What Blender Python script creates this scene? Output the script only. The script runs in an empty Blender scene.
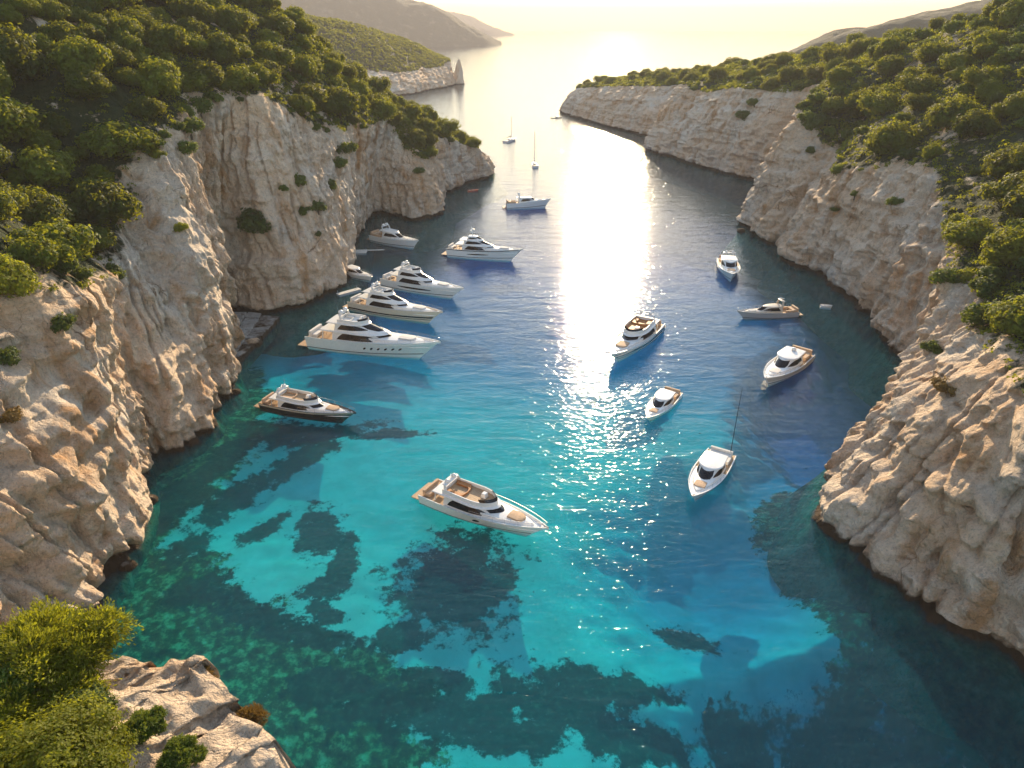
import bpy, math, random
import numpy as np
from mathutils import Vector, Matrix
from mathutils.bvhtree import BVHTree

random.seed(7)
rng = np.random.default_rng(7)
R = math.radians
scene = bpy.context.scene
COL = scene.collection

# ------------------------------------------------------------------ camera, sky, sun, exposure
CAM_H, FPX, PITCH = 60.0, 683.0, R(27.6)
cam_data = bpy.data.cameras.new('camera')
cam = bpy.data.objects.new('camera', cam_data)
COL.objects.link(cam)
cam.location = (0, 0, CAM_H)
cam.rotation_euler = (R(90) - PITCH, 0, 0)
cam_data.sensor_width = 36
cam_data.lens = 36 * FPX / 1024
cam_data.clip_start = 0.5
cam_data.clip_end = 40000
scene.camera = cam

SUN_EL, SUN_AZ = R(17), R(8.0)
world = bpy.data.worlds.new('World')
scene.world = world
world.use_nodes = True
wn = world.node_tree.nodes
sky = wn.new('ShaderNodeTexSky')
sky.sky_type = 'NISHITA'
sky.sun_disc = False
sky.sun_elevation = SUN_EL
sky.sun_rotation = SUN_AZ
sky.altitude = 0
sky.air_density = 1.15
sky.dust_density = 0.4
sky.ozone_density = 0.6
bg = wn['Background']
bg.inputs['Strength'].default_value = 0.13
world.node_tree.links.new(sky.outputs[0], bg.inputs[0])

sun_data = bpy.data.lights.new('sun', 'SUN')
sun_data.energy = 4.2
sun_data.angle = R(0.55)
sun_data.color = (1.0, 0.78, 0.50)
sun = bpy.data.objects.new('sun', sun_data)
COL.objects.link(sun)
sdir = Vector((math.cos(SUN_EL) * math.sin(SUN_AZ), math.cos(SUN_EL) * math.cos(SUN_AZ), math.sin(SUN_EL)))
sun.rotation_euler = sdir.to_track_quat('Z', 'Y').to_euler()

scene.view_settings.view_transform = 'Standard'
scene.view_settings.look = 'None'
scene.view_settings.gamma = 1
scene.view_settings.use_curve_mapping = False
scene.view_settings.exposure = 1.25
scene.render.engine = 'CYCLES'
cy = scene.cycles
cy.use_adaptive_sampling = True
cy.adaptive_threshold = .02
cy.use_denoising = True
cy.denoiser = 'OPENIMAGEDENOISE'
cy.max_bounces = 6
cy.diffuse_bounces = 3
cy.glossy_bounces = 3
cy.transmission_bounces = 3
cy.transparent_max_bounces = 10
cy.volume_bounces = 0
cy.caustics_reflective = False
cy.caustics_refractive = False
cy.sample_clamp_indirect = 6
cy.sample_clamp_direct = 0

# ------------------------------------------------------------------ helpers
SP, CP = math.sin(PITCH), math.cos(PITCH)
def ray(u, v):
    x = (u - 512) / FPX; yc = (384 - v) / FPX
    return Vector((x, CP + yc * SP, -SP + yc * CP))
def at(u, v, z=0.0):                      # the point of height z seen at a pixel
    d = ray(u, v); t = (z - CAM_H) / d.z
    return Vector((d.x * t, d.y * t, z))
def aty(u, v, y):                         # the point at forward distance y seen at a pixel
    d = ray(u, v); t = y / d.y
    return Vector((d.x * t, y, CAM_H + d.z * t))
def proj(p):
    dz = p[2] - CAM_H
    dep = p[1] * CP - dz * SP
    return 512 + FPX * p[0] / dep, 384 - FPX * (p[1] * SP + dz * CP) / dep, dep

_perm = np.random.default_rng(11).permutation(256)
_perm = np.concatenate([_perm, _perm, _perm])
_grad = np.array([[1,1,0],[-1,1,0],[1,-1,0],[-1,-1,0],[1,0,1],[-1,0,1],[1,0,-1],[-1,0,-1],[0,1,1],[0,-1,1],[0,1,-1],[0,-1,-1]], float)
def pn(x, y, z):                          # gradient noise, about -1..1
    x, y, z = np.broadcast_arrays(np.asarray(x, float), np.asarray(y, float), np.asarray(z, float))
    xi, yi, zi = np.floor(x).astype(int), np.floor(y).astype(int), np.floor(z).astype(int)
    xf, yf, zf = x - xi, y - yi, z - zi
    xi, yi, zi = xi & 255, yi & 255, zi & 255
    f = lambda t: t * t * t * (t * (t * 6 - 15) + 10)
    uu, vv, ww = f(xf), f(yf), f(zf)
    def g(i, j, k):
        h = _perm[_perm[_perm[xi + i] + yi + j] + zi + k] % 12
        gr = _grad[h]
        return gr[..., 0] * (xf - i) + gr[..., 1] * (yf - j) + gr[..., 2] * (zf - k)
    l = lambda a, b, t: a + t * (b - a)
    return 1.2 * l(l(l(g(0,0,0), g(1,0,0), uu), l(g(0,1,0), g(1,1,0), uu), vv),
             l(l(g(0,0,1), g(1,0,1), uu), l(g(0,1,1), g(1,1,1), uu), vv), ww)
def fbm(x, y, z, o=4, gain=0.5):
    s = 0; a = 1; n = 0
    for i in range(o):
        s = s + a * pn(x + 17.3 * i, y + 5.1 * i, z - 9.7 * i); n += a
        x, y, z = x * 2.03, y * 2.03, z * 2.03; a *= gain
    return s / n
def ridged(x, y, z, o=3):
    s = 0; a = 1; n = 0
    for i in range(o):
        s = s + a * (1 - 2 * np.abs(pn(x + 31.3 * i, y - 7.1 * i, z + 3.7 * i))); n += a
        x, y, z = x * 2.1, y * 2.1, z * 2.1; a *= 0.5
    return s / n
def sstep(a, b, x):
    t = np.clip((x - a) / (b - a), 0, 1)
    return t * t * (3 - 2 * t)

def big_mesh(name, V, F, mat=None, smooth=True, attrs=None, parent=None):
    V = np.asarray(V, np.float32).reshape(-1, 3); F = np.asarray(F, np.int32)
    k = F.shape[1]
    me = bpy.data.meshes.new(name)
    me.vertices.add(len(V)); me.vertices.foreach_set('co', V.ravel())
    me.loops.add(F.size); me.loops.foreach_set('vertex_index', F.ravel())
    me.polygons.add(len(F))
    me.polygons.foreach_set('loop_start', np.arange(len(F), dtype=np.int32) * k)
    me.polygons.foreach_set('use_smooth', np.full(len(F), smooth))
    for an, av in (attrs or {}).items():
        a = me.attributes.new(an, 'FLOAT', 'POINT'); a.data.foreach_set('value', np.asarray(av, np.float32).ravel())
    me.update(calc_edges=True); me.validate()
    if mat: me.materials.append(mat)
    ob = bpy.data.objects.new(name, me); COL.objects.link(ob)
    if parent: ob.parent = parent
    return ob
def grid_faces(nr, nc):
    i = np.arange(nr - 1)[:, None] * nc + np.arange(nc - 1)[None, :]
    i = i.ravel()
    return np.stack([i, i + 1, i + nc + 1, i + nc], 1)

class MB:                                 # collects shapes for one mesh
    def __init__(s): s.v = []; s.f = []
    def add(s, V, F):
        b = len(s.v); s.v += [tuple(p) for p in V]; s.f += [tuple(b + i for i in f) for f in F]; return s
    def loft(s, rows, closed=False, cap0=False, cap1=False):
        n = len(rows[0]); V = [p for r in rows for p in r]; F = []
        for r in range(len(rows) - 1):
            for c in range(n if closed else n - 1):
                c2 = (c + 1) % n
                F.append((r*n+c, r*n+c2, (r+1)*n+c2, (r+1)*n+c))
        if cap0: F.append(tuple(range(n))[::-1])
        if cap1: F.append(tuple((len(rows)-1)*n + i for i in range(n)))
        return s.add(V, F)
    def box(s, c, size, taper=1.0, rz=0, bev=0.0):
        x, y, z = size[0]/2, size[1]/2, size[2]
        rows = []
        b = min(bev, x*.45, y*.45, z*.45)
        levels = [(0, 0), (z, 0)] if b <= 0 else [(0, b), (b, 0), (z-b, 0), (z, b)]
        ca, sa = math.cos(rz), math.sin(rz)
        for zz, ins in levels:
            k = 1 + (taper - 1) * zz / z
            X, Y = x*k - ins, y*k - ins
            if b > 0: pts = [(-X+b,-Y),(X-b,-Y),(X,-Y+b),(X,Y-b),(X-b,Y),(-X+b,Y),(-X,Y-b),(-X,-Y+b)]
            else: pts = [(-X,-Y),(X,-Y),(X,Y),(-X,Y)]
            rows.append([(c[0]+px*ca-py*sa, c[1]+px*sa+py*ca, c[2]+zz) for px, py in pts])
        return s.loft(rows, True, True, True)
    def tube(s, pts, r, n=6, r1=None):
        pts = [Vector(p) for p in pts]; rows = []
        for i, p in enumerate(pts):
            d = (pts[min(i+1, len(pts)-1)] - pts[max(i-1, 0)]).normalized()
            a = Vector((0,0,1)) if abs(d.z) < .9 else Vector((1,0,0))
            e1 = d.cross(a).normalized(); e2 = d.cross(e1)
            rr = r if r1 is None else r + (r1 - r) * i / max(1, len(pts)-1)
            rows.append([p + e1*rr*math.cos(2*math.pi*k/n) + e2*rr*math.sin(2*math.pi*k/n) for k in range(n)])
        return s.loft(rows, True, True, True)
    def lathe(s, c, prof, n=14, sx=1, sy=1):
        rows = [[(c[0]+sx*r*math.cos(2*math.pi*k/n), c[1]+sy*r*math.sin(2*math.pi*k/n), c[2]+z) for k in range(n)] for r, z in prof]
        return s.loft(rows, True, True, True)
    def build(s, name, mat, parent=None, smooth=False, angle=35):
        me = bpy.data.meshes.new(name); me.from_pydata(s.v, [], s.f); me.update()
        if smooth:
            me.polygons.foreach_set('use_smooth', [True]*len(me.polygons))
            if hasattr(me, 'set_sharp_from_angle'): me.set_sharp_from_angle(angle=R(angle))
        if mat: me.materials.append(mat)
        ob = bpy.data.objects.new(name, me); COL.objects.link(ob)
        if parent: ob.parent = parent
        return ob

def tag(o, label=None, cat=None, group=None, kind=None):
    if label: o['label'] = label
    if cat: o['category'] = cat
    if group: o['group'] = group
    if kind: o['kind'] = kind
    return o
def empty(name, loc, rz=0, label=None, cat=None, group=None):
    o = bpy.data.objects.new(name, None); COL.objects.link(o)
    o.location = loc; o.rotation_euler = (0, 0, rz); o.empty_display_size = 0.5
    return tag(o, label, cat, group)

# ------------------------------------------------------------------ materials
def new_mat(name):
    m = bpy.data.materials.new(name); m.use_nodes = True
    nt = m.node_tree; nt.nodes.clear()
    out = nt.nodes.new('ShaderNodeOutputMaterial')
    return m, nt, out
class NT:                                 # terse node helper
    def __init__(s, nt): s.nt = nt
    def n(s, t, **kw):
        nd = s.nt.nodes.new(t)
        for k, v in kw.items(): setattr(nd, k, v)
        return nd
    def l(s, a, b): s.nt.links.new(a, b)
    def val(s, nd, name, v):
        nd.inputs[name].default_value = v; return nd
    def mapping(s, vec, scale=(1,1,1), loc=(0,0,0)):
        m = s.n('ShaderNodeMapping'); m.inputs['Scale'].default_value = scale; m.inputs['Location'].default_value = loc
        s.l(vec, m.inputs['Vector']); return m.outputs[0]
    def noise(s, vec, scale, detail=4, rough=.55, dist=0):
        nd = s.n('ShaderNodeTexNoise'); nd.inputs['Scale'].default_value = scale; nd.inputs['Detail'].default_value = detail
        nd.inputs['Roughness'].default_value = rough; nd.inputs['Distortion'].default_value = dist
        s.l(vec, nd.inputs['Vector']); return nd.outputs['Fac']
    def ramp(s, fac, stops):
        r = s.n('ShaderNodeValToRGB'); e = r.color_ramp.elements
        while len(e) < len(stops): e.new(0.5)
        for el, (p, c) in zip(e, stops):
            el.position = p; el.color = (c, c, c, 1) if isinstance(c, (int, float)) else (*c, 1)
        s.l(fac, r.inputs['Fac']); return r.outputs['Color']
    def mix(s, fac, a, b, mode='MIX'):
        m = s.n('ShaderNodeMix', data_type='RGBA', blend_type=mode, clamp_factor=True)
        for sock, x in ((m.inputs['Factor'], fac), (m.inputs['A'], a), (m.inputs['B'], b)):
            pass
        ins = [i for i in m.inputs if i.enabled]
        for sock, x in zip(ins, (fac, a, b)):
            if hasattr(x, 'links') or hasattr(x, 'is_linked'): s.l(x, sock)
            elif isinstance(x, (int, float)): sock.default_value = x
            else: sock.default_value = (*x, 1)
        return [o for o in m.outputs if o.enabled][0]
    def math(s, op, a, b=None, clamp=False):
        m = s.n('ShaderNodeMath', operation=op, use_clamp=clamp)
        for i, x in enumerate((a, b)):
            if x is None: continue
            if isinstance(x, (int, float)): m.inputs[i].default_value = x
            else: s.l(x, m.inputs[i])
        return m.outputs[0]
    def bump(s, h, strength=1, dist=1, normal=None):
        b = s.n('ShaderNodeBump'); b.inputs['Strength'].default_value = strength; b.inputs['Distance'].default_value = dist
        s.l(h, b.inputs['Height'])
        if normal is not None: s.l(normal, b.inputs['Normal'])
        return b.outputs[0]

def simple(name, color, rough=.5, coat=0, metal=0, var=0.08, scale=3.0, spec=.5):
    m, nt, out = new_mat(name); N = NT(nt)
    p = N.n('ShaderNodeBsdfPrincipled')
    tc = N.n('ShaderNodeTexCoord')
    f = N.noise(tc.outputs['Object'], scale, 4)
    dark = tuple(c * (1 - var * 2) for c in color); light = tuple(min(1, c * (1 + var)) for c in color)
    N.l(N.ramp(f, [(.3, dark), (.7, light)]), p.inputs['Base Color'])
    p.inputs['Roughness'].default_value = rough; p.inputs['Metallic'].default_value = metal
    p.inputs['Coat Weight'].default_value = coat; p.inputs['Specular IOR Level'].default_value = spec
    N.l(p.outputs[0], out.inputs['Surface'])
    return m

M = {}
M['white'] = simple('white_gelcoat', (.86, .84, .80), .28, .3, var=.03)
M['cream'] = simple('cream_gelcoat', (.70, .60, .48), .3, .3, var=.04)
M['grey'] = simple('grey_gelcoat', (.42, .43, .44), .3, .3, var=.04)
M['navy'] = simple('dark_gelcoat', (.018, .017, .022), .2, .5, var=.1)
M['glass'] = simple('dark_tinted_glass', (.008, .009, .013), .12, 0, var=.1, spec=.35)
M['steel'] = simple('polished_steel', (.62, .62, .62), .25, metal=.9, var=.03)
M['cushion'] = simple('tan_cushion', (.60, .40, .25), .8, var=.08)
M['orange'] = simple('orange_brown_leather', (.46, .18, .05), .6, var=.15)
M['whitecush'] = simple('white_cushion', (.74, .70, .64), .8, var=.04)
M['red'] = simple('faded_red_plastic', (.55, .12, .06), .5, var=.1)
M['rubber'] = simple('dark_rubber', (.04, .04, .045), .6, var=.1)
M['canvas'] = simple('pale_canvas', (.66, .62, .55), .85, var=.06)

def teak():
    m, nt, out = new_mat('teak_planking'); N = NT(nt)
    p = N.n('ShaderNodeBsdfPrincipled'); tc = N.n('ShaderNodeTexCoord')
    w = N.n('ShaderNodeTexWave', wave_type='BANDS', bands_direction='Y'); w.inputs['Scale'].default_value = 1.6; w.inputs['Distortion'].default_value = 0
    N.l(tc.outputs['Object'], w.inputs['Vector'])
    line = N.ramp(w.outputs['Fac'], [(.0, .35), (.14, 1)])
    g = N.noise(N.mapping(tc.outputs['Object'], (1, 8, 8)), 2, 5)
    c = N.ramp(g, [(.3, (.36, .22, .12)), (.7, (.56, .38, .22))])
    N.l(N.mix(1.0, c, line, 'MULTIPLY'), p.inputs['Base Color']); p.inputs['Roughness'].default_value = .65
    N.l(p.outputs[0], out.inputs['Surface']); return m
M['teak'] = teak()

def rock_mat(name, pale, warm, stain, grey):
    m, nt, out = new_mat(name); N = NT(nt)
    p = N.n('ShaderNodeBsdfPrincipled'); geo = N.n('ShaderNodeNewGeometry'); P = geo.outputs['Position']
    sep = N.n('ShaderNodeSeparateXYZ'); N.l(P, sep.inputs[0])
    big = N.noise(P, .05, 4, .6, .4)
    c = N.ramp(big, [(.36, pale), (.60, warm)])
    streak = N.noise(N.mapping(P, (.20, .20, .035)), 1.0, 5, .6, .6)
    c = N.mix(N.ramp(streak, [(.50, 0.0), (.68, .85)]), c, stain)
    gn = N.noise(N.mapping(P, (.12, .12, .1), (40, 3, 9)), 1.0, 6, .65, .3)
    c = N.mix(N.ramp(gn, [(.54, 0.0), (.72, .7)]), c, grey)
    mott = N.noise(P, 1.6, 6, .7)
    c = N.mix(1.0, c, N.ramp(mott, [(.28, .64), (.50, 1.0)]), 'MULTIPLY')
    pit = N.noise(P, 5.0, 4, .7)
    c = N.mix(1.0, c, N.ramp(pit, [(.30, .66), (.48, 1.0)]), 'MULTIPLY')
    # joints and cracks
    warp = N.n('ShaderNodeVectorMath', operation='MULTIPLY_ADD')
    nz = N.n('ShaderNodeTexNoise'); nz.inputs['Scale'].default_value = .35; nz.inputs['Detail'].default_value = 4
    N.l(P, nz.inputs['Vector']); N.l(nz.outputs['Color'], warp.inputs[0]); warp.inputs[1].default_value = (2.2, 2.2, 3); N.l(P, warp.inputs[2])
    def crack(sc, w):
        v = N.n('ShaderNodeTexVoronoi', feature='DISTANCE_TO_EDGE'); v.inputs['Scale'].default_value = 1.0
        N.l(N.mapping(warp.outputs[0], sc), v.inputs['Vector'])
        return N.ramp(v.outputs['Distance'], [(0.0, 0.0), (w, 1.0)])
    k1 = crack((.15, .15, .05), .022); k2 = crack((.50, .50, .20), .035)
    ck = N.mix(1.0, k1, N.mix(.6, (1, 1, 1), k2), 'MULTIPLY')
    cm = N.noise(P, .09, 3)
    ckm = N.mix(N.ramp(cm, [(.52, .03), (.70, .85)]), (1, 1, 1), ck)
    c = N.mix(1.0, c, N.mix(ckm, (.30, .18, .10), (1, 1, 1)), 'MULTIPLY')
    # wet, weed-covered band at the waterline
    wl = N.math('ADD', sep.outputs['Z'], N.math('MULTIPLY', N.noise(P, .5, 4), -1.8))
    wet = N.ramp(wl, [(.0, 1.0), (.55, 0.0)])
    c = N.mix(wet, c, (.075, .045, .024))
    uw = N.math('MULTIPLY', sep.outputs['Z'], -1.0, True)
    alg = N.ramp(N.noise(P, .4, 5, .65), [(.35, (.03, .05, .02)), (.5, (.12, .13, .05)), (.65, (.28, .25, .14))])
    c = N.mix(uw, c, alg)
    # soil and dry scrub where the ground is vegetated
    at_ = N.n('ShaderNodeAttribute', attribute_name='veg')
    soil = N.ramp(N.noise(P, .8, 5, .7), [(.35, (.018, .032, .009)), (.60, (.040, .055, .014)), (.80, (.11, .09, .04))])
    vm = N.math('ADD', at_.outputs['Fac'], N.math('MULTIPLY', N.math('SUBTRACT', N.noise(P, .35, 5, .65), .5), 1.6))
    c = N.mix(N.ramp(vm, [(.42, 0.0), (.58, 1.0)]), c, soil)
    N.l(c, p.inputs['Base Color'])
    p.inputs['Roughness'].default_value = .88; p.inputs['Specular IOR Level'].default_value = .25
    h = N.math('ADD', N.math('MULTIPLY', N.noise(P, .8, 8, .68), 1.3), N.math('MULTIPLY', N.noise(N.mapping(P, (1, 1, .35)), 2.4, 5, .6), .35))
    h = N.math('ADD', h, N.math('MULTIPLY', ckm, .35))
    for sc, am in (((.30, .30, .42), .95), ((.95, .95, 1.5), .34)):
        v = N.n('ShaderNodeTexVoronoi', feature='F1'); v.inputs['Scale'].default_value = 1.0
        N.l(N.mapping(warp.outputs[0], sc), v.inputs['Vector'])
        sp = N.n('ShaderNodeSeparateColor'); N.l(v.outputs['Color'], sp.inputs[0])
        h = N.math('ADD', h, N.math('MULTIPLY', sp.outputs[0], am))
    rg = N.math('ABSOLUTE', N.math('SUBTRACT', N.noise(N.mapping(P, (1, 1, .55)), .9, 7, .62, .5), .5))
    h = N.math('ADD', h, N.math('MULTIPLY', rg, 2.2))
    N.l(N.bump(h, 1.0, .85), p.inputs['Normal'])
    N.l(p.outputs[0], out.inputs['Surface']); return m
M['rock'] = rock_mat('limestone', (.92, .77, .61), (.88, .63, .42), (.62, .32, .13), (.64, .58, .50))
M['slab'] = rock_mat('grey_slab_rock', (.62, .60, .56), (.56, .52, .47), (.46, .36, .28), (.48, .48, .49))

def leaf_mat(name, dark, light, trans, tw=.38, scale=.5):
    m, nt, out = new_mat(name); N = NT(nt)
    oi = N.n('ShaderNodeObjectInfo'); tc = N.n('ShaderNodeTexCoord')
    f = N.math('ADD', N.math('MULTIPLY', oi.outputs['Random'], .55), N.math('MULTIPLY', N.noise(tc.outputs['Object'], scale, 3), .6))
    c = N.ramp(f, [(.25, dark), (.8, light)])
    d = N.n('ShaderNodeBsdfPrincipled'); N.l(c, d.inputs['Base Color']); d.inputs['Roughness'].default_value = .6; d.inputs['Specular IOR Level'].default_value = .25
    t = N.n('ShaderNodeBsdfTranslucent'); N.l(N.mix(.6, c, trans), t.inputs['Color'])
    ms = N.n('ShaderNodeMixShader'); ms.inputs[0].default_value = tw
    N.l(d.outputs[0], ms.inputs[1]); N.l(t.outputs[0], ms.inputs[2]); N.l(ms.outputs[0], out.inputs['Surface']); return m
M['leaf'] = leaf_mat('evergreen_leaves', (.016, .044, .007), (.125, .165, .013), (.50, .46, .016), .50)
M['leaf_yellow'] = leaf_mat('yellow_green_leaves', (.11, .13, .010), (.24, .25, .016), (.48, .46, .02), .54)
M['leaf_green'] = leaf_mat('mid_green_leaves', (.03, .065, .012), (.10, .15, .02), (.32, .34, .02), .45)
M['leaf_dry'] = leaf_mat('dry_brown_leaves', (.15, .09, .025), (.24, .15, .035), (.30, .18, .03))
M['bark'] = simple('brown_bark', (.11, .075, .05), .9, var=.25, scale=6)
# ------------------------------------------------------------------ terrain: cliffs lofted along the coast
def catmull(P, t):
    P = np.asarray(P, float); n = len(P)
    i = np.clip(np.floor(t).astype(int), 0, n - 2); f = (t - i)[:, None]
    p0, p1, p2, p3 = P[np.maximum(i-1, 0)], P[i], P[i+1], P[np.minimum(i+2, n-1)]
    m1, m2 = .5*(p2-p0)*.8, .5*(p3-p1)*.8
    f2, f3 = f*f, f*f*f
    return (2*f3-3*f2+1)*p1 + (f3-2*f2+f)*m1 + (-2*f3+3*f2)*p2 + (f3-f2)*m2

def coast(name, secs, side, ncol, n_under, n_cliff, n_hill, n_back, seed, butt=2.6, fine=1.0, back_drop=45, veg_bias=.5, uw=7.0, mat=None, lump=0.0, ledge=0.0):
    """secs: list of (base xyz, rim xyz, ridge xyz); side: +1 when the land lies to the left while walking along secs"""
    B = np.array([s[0] for s in secs], float); T = np.array([s[1] for s in secs], float); G = np.array([s[2] for s in secs], float)
    tt = np.linspace(0, len(secs) - 1, 4000)
    b = catmull(B, tt)
    seg = np.linalg.norm(np.diff(b, axis=0), axis=1)
    dist = np.linalg.norm(b[1:] - np.array([0, 0, CAM_H]), axis=1)
    cum = np.concatenate([[0], np.cumsum(seg / np.maximum(dist, 60))])
    tc = np.interp(np.linspace(0, cum[-1], ncol), cum, tt)
    b, r, g = catmull(B, tc), catmull(T, tc), catmull(G, tc)
    arc = np.interp(tc, tt, np.concatenate([[0], np.cumsum(seg)]))
    n = (r - b)[:, :2].copy()                       # from water to land
    tan = np.gradient(b[:, :2], axis=0); nn = np.stack([-tan[:, 1], tan[:, 0]], 1) * side
    nn /= np.linalg.norm(nn, axis=1)[:, None] + 1e-9
    n = .5*nn + .5*n/(np.linalg.norm(n, axis=1)[:, None] + 1e-6)
    for _ in range(12): n = (np.roll(n, 1, 0) + np.roll(n, -1, 0) + 2*n) / 4 if _ else n
    n /= np.linalg.norm(n, axis=1)[:, None] + 1e-9
    n3 = np.concatenate([n, np.zeros((len(n), 1))], 1)
    rows = []; rt = []
    for i in range(n_under):                        # under water
        f = 1 - i / n_under
        p = b - n3 * uw * f**1.3 * .9; p[:, 2] = -10 * f; rows.append(p); rt.append(-f)
    for i in range(n_cliff):
        f = i / n_cliff
        w = .42*f + .58*f**2.4
        p = b + (r - b) * w; p[:, 2] = b[:, 2] + (r[:, 2] - b[:, 2]) * f; rows.append(p); rt.append(f)
    for i in range(n_hill):
        f = i / (n_hill - 1)
        p = r + (g - r) * f; p[:, 2] = r[:, 2] + (g[:, 2] - r[:, 2]) * (1 - (1-f)**1.35); rows.append(p); rt.append(1 + f)
    dirb = (g - r); dirb[:, 2] = 0; dirb /= np.linalg.norm(dirb, axis=1)[:, None] + 1e-6
    for i in range(1, n_back + 1):
        f = i / n_back
        p = g + dirb * 70 * f; p[:, 2] = g[:, 2] - (back_drop + 8) * f**1.5 * np.clip(g[:, 2]/back_drop, .3, 3); rows.append(p); rt.append(2 + f)
    V = np.array(rows); rt = np.array(rt)[:, None]   # rows, cols, 3
    x, y, z = V[..., 0], V[..., 1], V[..., 2]
    o = seed * 13.7
    cliffw = sstep(-.35, .06, rt) * (1 - sstep(.90, 1.25, rt)*.82)
    cliffw = cliffw * (1 - sstep(1.9, 2.2, rt)*.9)
    A = np.broadcast_to(arc[None, :], x.shape)
    tilt = A + z * .22
    pil = ridged(tilt/17 + o, z/70, o, 2)                                        # buttresses and gullies
    mid = fbm(x/7 + o, y/7, z/11, 4)
    cr = ridged(tilt/6.5 + 3*o, z/26, o + 4, 2)
    d = butt * (pil - .15) + 1.4 * fine * mid + .8 * fine * cr
    blk = fbm(x/2.4, y/2.4 + o, z/1.7, 4, .6)
    str_ = pn(x/30 + o, y/30, z/1.9 + .6*mid)                                    # ledges along the bedding
    bl2 = np.tanh(4*pn(tilt/5.5 + .4*mid + o, z/9 + .3*mid, y/40 + o)) + .6*np.tanh(4*pn(tilt/2.6 + 2*o, z/3.2, y/30))
    d = d + .45 * fine * blk + .55 * fine * np.abs(str_) + .62 * fine * bl2 + .5 * fine * np.tanh(5*pn(x/60 + o, y/60, z/3.4 + .5*mid))
    crackd = -1.5 * np.clip(1 - np.abs(pn(tilt/5.2 + 9*o, z/30, 3.3 + mid*.35))*9, 0, 1) * sstep(.1, .3, fbm(x/20, y/20 + o, z/20, 2) + .25)
    f2 = -1.0 * np.clip(1 - np.abs(pn(tilt/3.1 + 4*o + .5*mid, z/22, y/50))*8, 0, 1) * sstep(0, .25, fbm(x/15 + 9, y/15, z/25 + o, 2) + .15)
    bl3 = .85 * (1 - 2.4*np.abs(pn(x/3.4 + o, y/3.4, z/5.2 + .3*mid))) + .40 * (1 - 2.4*np.abs(pn(x/1.5, y/1.5 + o, z/2.1)))
    d = d + (crackd + f2 - bl3 * .62) * fine
    notch = -1.2 * np.exp(-((z - .3)/1.0)**2) * sstep(-.3, .0, rt) * (1 - sstep(.3, .5, rt))
    if ledge:
        tl = z/4.2 + .9*fbm(x/20 + o, y/20, z/40, 3) + A/55 + .12*blk
        fr = tl - np.floor(tl); saw = np.where(fr < .82, fr/.82, (1-fr)/.18) - .5
        d = d + ledge * saw * (.35 + .65*sstep(-.25, .3, fbm(x/13 + 4, y/13 + o, z/9, 3)))
        t2 = z/1.45 + 1.1*fbm(x/12 + 3*o, y/12, z/30, 3); f2_ = t2 - np.floor(t2)
        d = d + .34 * ledge * (np.where(f2_ < .78, f2_/.78, (1-f2_)/.22) - .5) * sstep(-.1, .35, fbm(x/8 + 11, y/8 + o, z/5, 3))
    d = d * cliffw + notch
    Vx = V - n3[None] * d[..., None]
    hill = sstep(1.0, 1.2, rt)
    Vx[..., 2] += hill * (2.2 * fbm(x/22 + o, y/22, 0*x, 4) + .5 * fbm(x/4, y/4, 0*x + 2, 3)) + cliffw * .7 * fine * fbm(x/3 + 7, y/3, z/3 + o, 3)
    if lump: Vx[..., 2] += lump*sstep(.8, 1.02, rt)*(1.3*(1 - np.abs(pn(x/2.1 + .3*mid, y/2.1, 0*x + 5))*1.7) + .7*(1 - 2*np.abs(pn(x/.95 + .4*blk, y/.95, 0*x + 9))) + .35*fbm(x/.5, y/.5, 0*x, 3))
    veg = np.broadcast_to(sstep(.93, 1.06, rt), x.shape) * np.clip(veg_bias + .55 + .9*fbm(x/16 + 5, y/16 + o, 0*x, 3), 0, 1.2) - .25
    tot, nc = V.shape[0], V.shape[1]
    F = grid_faces(tot, nc)
    if side > 0: F = F[:, ::-1]
    ob = big_mesh(name, Vx.reshape(-1, 3), F, mat or M['rock'], True, {'veg': veg.ravel()})
    tag(ob, kind='structure')
    return dict(ob=ob, V=Vx, rt=rt[:, 0], n=n3, nu=n_under, ncl=n_cliff, nh=n_hill)

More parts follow.
